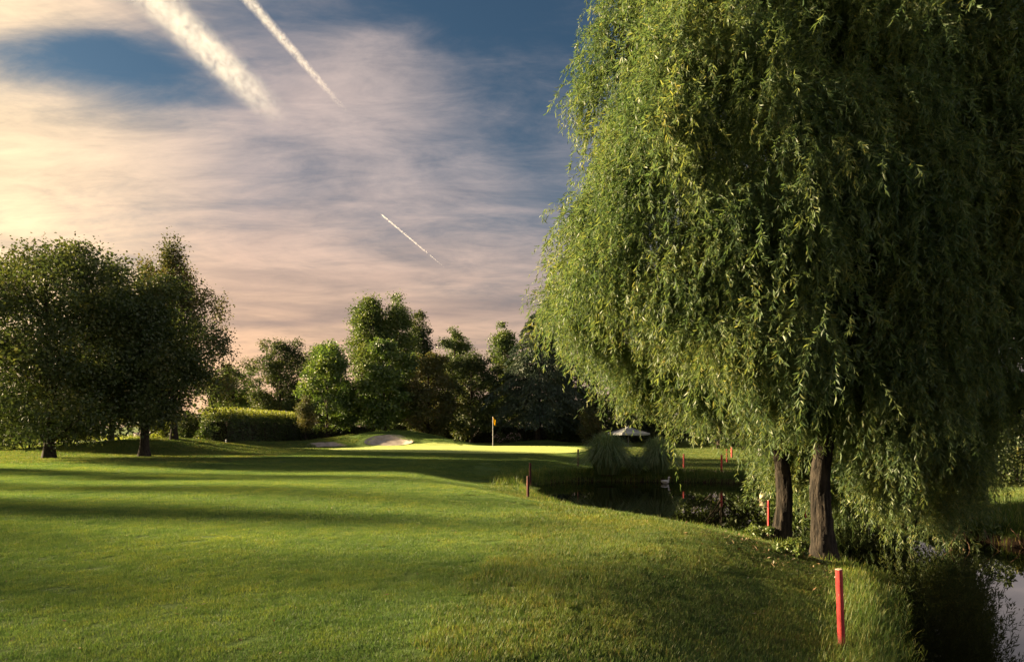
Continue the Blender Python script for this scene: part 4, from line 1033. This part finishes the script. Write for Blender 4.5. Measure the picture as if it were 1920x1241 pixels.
def float_box(x, y):
    root = empty('floating_box', (x, y, -0.70), 'pale wooden box on the pond beside the left willow trunk', 'box'); root.rotation_euler = (0, 0, 0.5); root.scale = (0.62, 0.62, 0.62)
    G = Geo(); G.box((-0.16, -0.14, 0.05), (0.16, 0.14, 0.30)); G.build('wall', M['beige'], root)
    Rf = Geo(); Rf.add([(-0.19, -0.18, 0.30), (0.19, -0.18, 0.30), (0.19, 0, 0.40), (-0.19, 0, 0.40), (-0.19, 0.18, 0.30), (0.19, 0.18, 0.30)], [(0, 1, 2, 3), (3, 2, 5, 4)]); Rf.build('roof', M['beige'], root)
    D = Geo(); D.box((-0.24, -0.21, -0.02), (0.24, 0.21, 0.048)); D.build('raft', M['dark_board'], root)
float_box(wx(1432, 22.5), 22.5)

def board(x, y):
    z0 = float(ground(x, y)); root = empty('notice_board', (x, y, z0), 'small white board on a post left of the willow trunk', 'sign'); root.rotation_euler = (0, 0, -0.9)
    G = Geo(); G.box((-0.03, -0.03, -0.1), (0.03, 0.03, 0.55)); G.build('post', M['metal'], root)
    G = Geo(); G.box((-0.30, -0.045, 0.42), (0.30, -0.033, 0.86)); G.build('panel', M['white'], root)
board(wx(1431, 38), 38)

def goal(x, y):
    z0 = float(ground(x, y)); root = empty('goal_frame', (x, y, z0), 'white goal frame in the distant field between the left trunks', 'goal')
    wv = 8.0
    for sx in (0, wv):
        G = Geo(); G.tube([(sx, 0, -0.1), (sx, 0, 2.4)], [0.10, 0.10], 8); G.build('upright', M['white'], root, True)
    G = Geo(); G.tube([(-0.05, 0, 2.42), (wv + 0.05, 0, 2.42)], [0.07, 0.07], 8); G.build('crossbar', M['white'], root, True)
goal(wx(190, 112), 112)

def far_wall(x0, x1, y, h):
    z0 = float(ground(x0, y)); root = empty('garden_wall', ((x0 + x1) / 2, y, z0), 'pale low wall in the sunny field behind the left trees', 'wall')
    L = x1 - x0; n = 9
    for k in range(n):
        a = -L / 2 + L * k / n; G = Geo(); G.box((a + 0.06, -0.09, -0.1), (a + L / n - 0.06, 0.09, h)); G.build('panel', M['wall'], root)
        G = Geo(); G.box((a - 0.055, -0.13, -0.1), (a + 0.055, 0.13, h + 0.06)); G.build('pillar', M['wall'], root)
far_wall(wx(252, 104), wx(306, 104), 104, 0.85)
post('field_post', 'short white post in the distant field beside the wall', wx(240, 103), 103, 0.95, 0.14)

# far meadow grass beyond the road and the distant wood
def meadow():
    n = 5000; P = np.column_stack([-75 + 60 * rng.random(n), 82 + 26 * rng.random(n)]); tall_grass('meadow_grass', P, 0.5, 0.06, M['leaf_sunlit'], 'sunlit meadow grass beyond the road')
meadow()
def far_wood():
    nC = 620; az = R(-62) + R(124) * rng.random(nC); dist = 145 + 40 * rng.random(nC); H = 4.5 + 4.5 * (0.5 + 0.5 * np.sin(az * 17) * np.sin(az * 41 + 1))
    H = np.where(az > 0.52, H * 0.6, H)
    C = np.column_stack([np.sin(az) * dist, np.cos(az) * dist, H * rng.random(nC) ** 0.7]); n = 30000; idx = rng.integers(0, nC, n)
    P = C[idx] + rng.normal(size=(n, 3)) * np.array([2.2, 2.2, 0.9]); P[:, 2] = np.abs(P[:, 2])
    L = 1.05 * (0.6 + 0.8 * rng.random(n)); v, f = leaf_geo(P, rand_dir(n), rand_dir(n), L, L * 0.8)
    tag(mesh_obj('distant_wood', v, f, M['leaf_dark'], rnd=np.repeat(rng.random(n), 2)), 'distant dark wood along the horizon', 'wood', kind='stuff')
far_wood()

# ------------------------------------------------------------------ bank details
def roots(x, y):
    z0 = -0.70; root = empty('root_tangle', (x, y, z0), 'tangle of bare pinkish roots at the water on the right bank', 'roots', None)
    for k in range(9):
        G = Geo(); s_ = np.linspace(0, 1, 9); ax_ = -1.0 + 2.2 * rng.random()
        b = np.array([ax_, 0.30 + 0.2 * rng.random(), 0.22 + 0.25 * rng.random()]); e = np.array([ax_ + rng.normal() * 0.30, -0.12 - 0.35 * rng.random(), -0.15]); m1 = (b + e) / 2 + np.array([rng.normal() * 0.22, -0.10, 0.16 * rng.normal()])
        p = b * (1 - s_[:, None]) ** 2 + 2 * m1 * s_[:, None] * (1 - s_[:, None]) + e * s_[:, None] ** 2
        p[1:] += wobble(8, 0.045); G.tube(p, np.linspace(0.013, 0.005, 9) * (0.5 + 0.8 * rng.random()), 6); G.build('root', M['root'], root, True)
roots(wx(1885, 13.4), 13.4)

def litter():
    n = 2600; P = np.column_stack([4.6 + 0.75 * rng.normal(size=n), 11.6 + 1.1 * rng.normal(size=n)]); P = P[pond_d(P[:, 0], P[:, 1]) > 0.1]; n = len(P)
    z = ground(P[:, 0], P[:, 1]) + 0.01 + 0.03 * rng.random(n); D = rand_dir(n) * np.array([1, 1, 0.25]); N = unit(rand_dir(n) * 0.5 + np.array([0, 0, 1.0]))
    v, f = leaf_geo(np.column_stack([P, z]), D, N, 0.07 * (0.6 + 0.8 * rng.random(n)), 0.022)
    tag(mesh_obj('leaf_litter', v, f, M['litter'], rnd=np.repeat(rng.random(n), 2)), 'dry fallen willow leaves round the trunk feet', 'leaves', kind='stuff')
litter()
def lawn_leaves():
    n = 260; P = np.column_stack([-6 + 10 * rng.random(n), 4.5 + 14 * rng.random(n)]); P = P[pond_d(P[:, 0], P[:, 1]) > 0.6]; n = len(P)
    v, f = leaf_geo(np.column_stack([P, ground(P[:, 0], P[:, 1]) + 0.03]), rand_dir(n) * np.array([1, 1, 0.2]), unit(rand_dir(n) * 0.5 + np.array([0, 0, 1.0])), 0.05 * (0.6 + 0.8 * rng.random(n)), 0.02)
    tag(mesh_obj('fallen_leaves', v, f, M['litter'], rnd=np.repeat(rng.random(n), 2)), 'scattered dry leaves lying on the near grass', 'leaves', kind='stuff')
lawn_leaves()
for px_, Y_, h_, w_, lab in [(1425, 13.6, 0.32, 0.75, 'small leafy weed patch left of the left willow trunk'), (1493, 12.1, 0.26, 0.45, 'small leafy weed patch between the willow trunks'), (1478, 11.2, 0.22, 0.7, 'low leafy weed patch in front of the willow trunks')]:
    shrub('weed_patch', lab, wx(px_, Y_), Y_, h_, w_, M['leaf_mid'], 0.055, 900, 'weeds at the willow trunks', 'weeds', 22, None, 6)

# ------------------------------------------------------------------ vapour trails
def contrail(label, a, b, alt, w0, w1, dens, puff):
    """a long tapering body of ice cloud high above, a real volume lit by the sun"""
    def at(px_, py_):
        d = Vector(((px_ - 960) / 1280, 1.0, (800 - py_) / 1280)); return np.array(d * (alt / d.z))
    A, B = at(*a), at(*b); L = float(np.linalg.norm(B - A))
    G = Geo(); s_ = np.linspace(-0.5, 0.5, 24); rr = np.interp(s_, [-0.5, 0.5], [w0, w1])
    G.tube(np.column_stack([np.zeros(24), s_ * L, np.zeros(24)]), rr, 14)
    m, t, out = new_mat('ice_cloud')
    tc = t.new('ShaderNodeTexCoord').outputs['Object']; x, y, z = t.sep(tc)
    u = t.math('DIVIDE', y, L)
    wr = t.math('ADD', t.math('MULTIPLY', t.math('ADD', u, 0.5), w1 - w0), w0)
    wob = t.math('MULTIPLY', t.math('SUBTRACT', t.noise(t.comb(0.0, y, 0.0), 0.8 / puff, 4, 0.7), 0.5), 1.0)
    xr = t.math('ADD', t.math('DIVIDE', x, wr), wob); zr = t.math('DIVIDE', z, wr)
    r_ = t.math('SQRT', t.math('ADD', t.math('MULTIPLY', xr, xr), t.math('MULTIPLY', zr, zr)))
    n = t.noise(t.vmath('MULTIPLY', tc, (1.0, 0.8, 1.0)), 1.0 / puff, 3, 0.52, 0.8)
    body = t.math('MULTIPLY', t.sstep(r_, 1.0, 0.0), t.sstep(n, 0.26, 0.80))
    ends = t.math('MULTIPLY', t.sstep(u, 0.5, -0.1), t.sstep(u, -0.5, -0.45))
    vol = t.new('ShaderNodeVolumeScatter'); vol.inputs['Color'].default_value = (0.98, 0.98, 0.98, 1); vol.inputs['Anisotropy'].default_value = 0.2
    t.put(vol.inputs['Density'], t.math('MULTIPLY', t.math('MULTIPLY', body, ends), dens))
    t.l.new(vol.outputs[0], out.inputs['Volume'])
    o = G.build('vapour_trail', m); o.location = (A + B) / 2
    dv = Vector(B - A); o.rotation_euler = dv.to_track_quat('Y', 'Z').to_euler()
    tag(o, label, 'contrail', 'vapour trails in the sky'); return o
contrail('wide puffy vapour trail at the upper left', (262, -30), (540, 235), 2000, 118, 125, 0.0042, 50)
contrail('narrow vapour trail right of the wide one', (440, -30), (655, 215), 2000, 38, 22, 0.012, 26)
contrail('tiny thin vapour trail low in the middle of the sky', (712, 399), (835, 502), 2000, 12, 8, 0.035, 60)
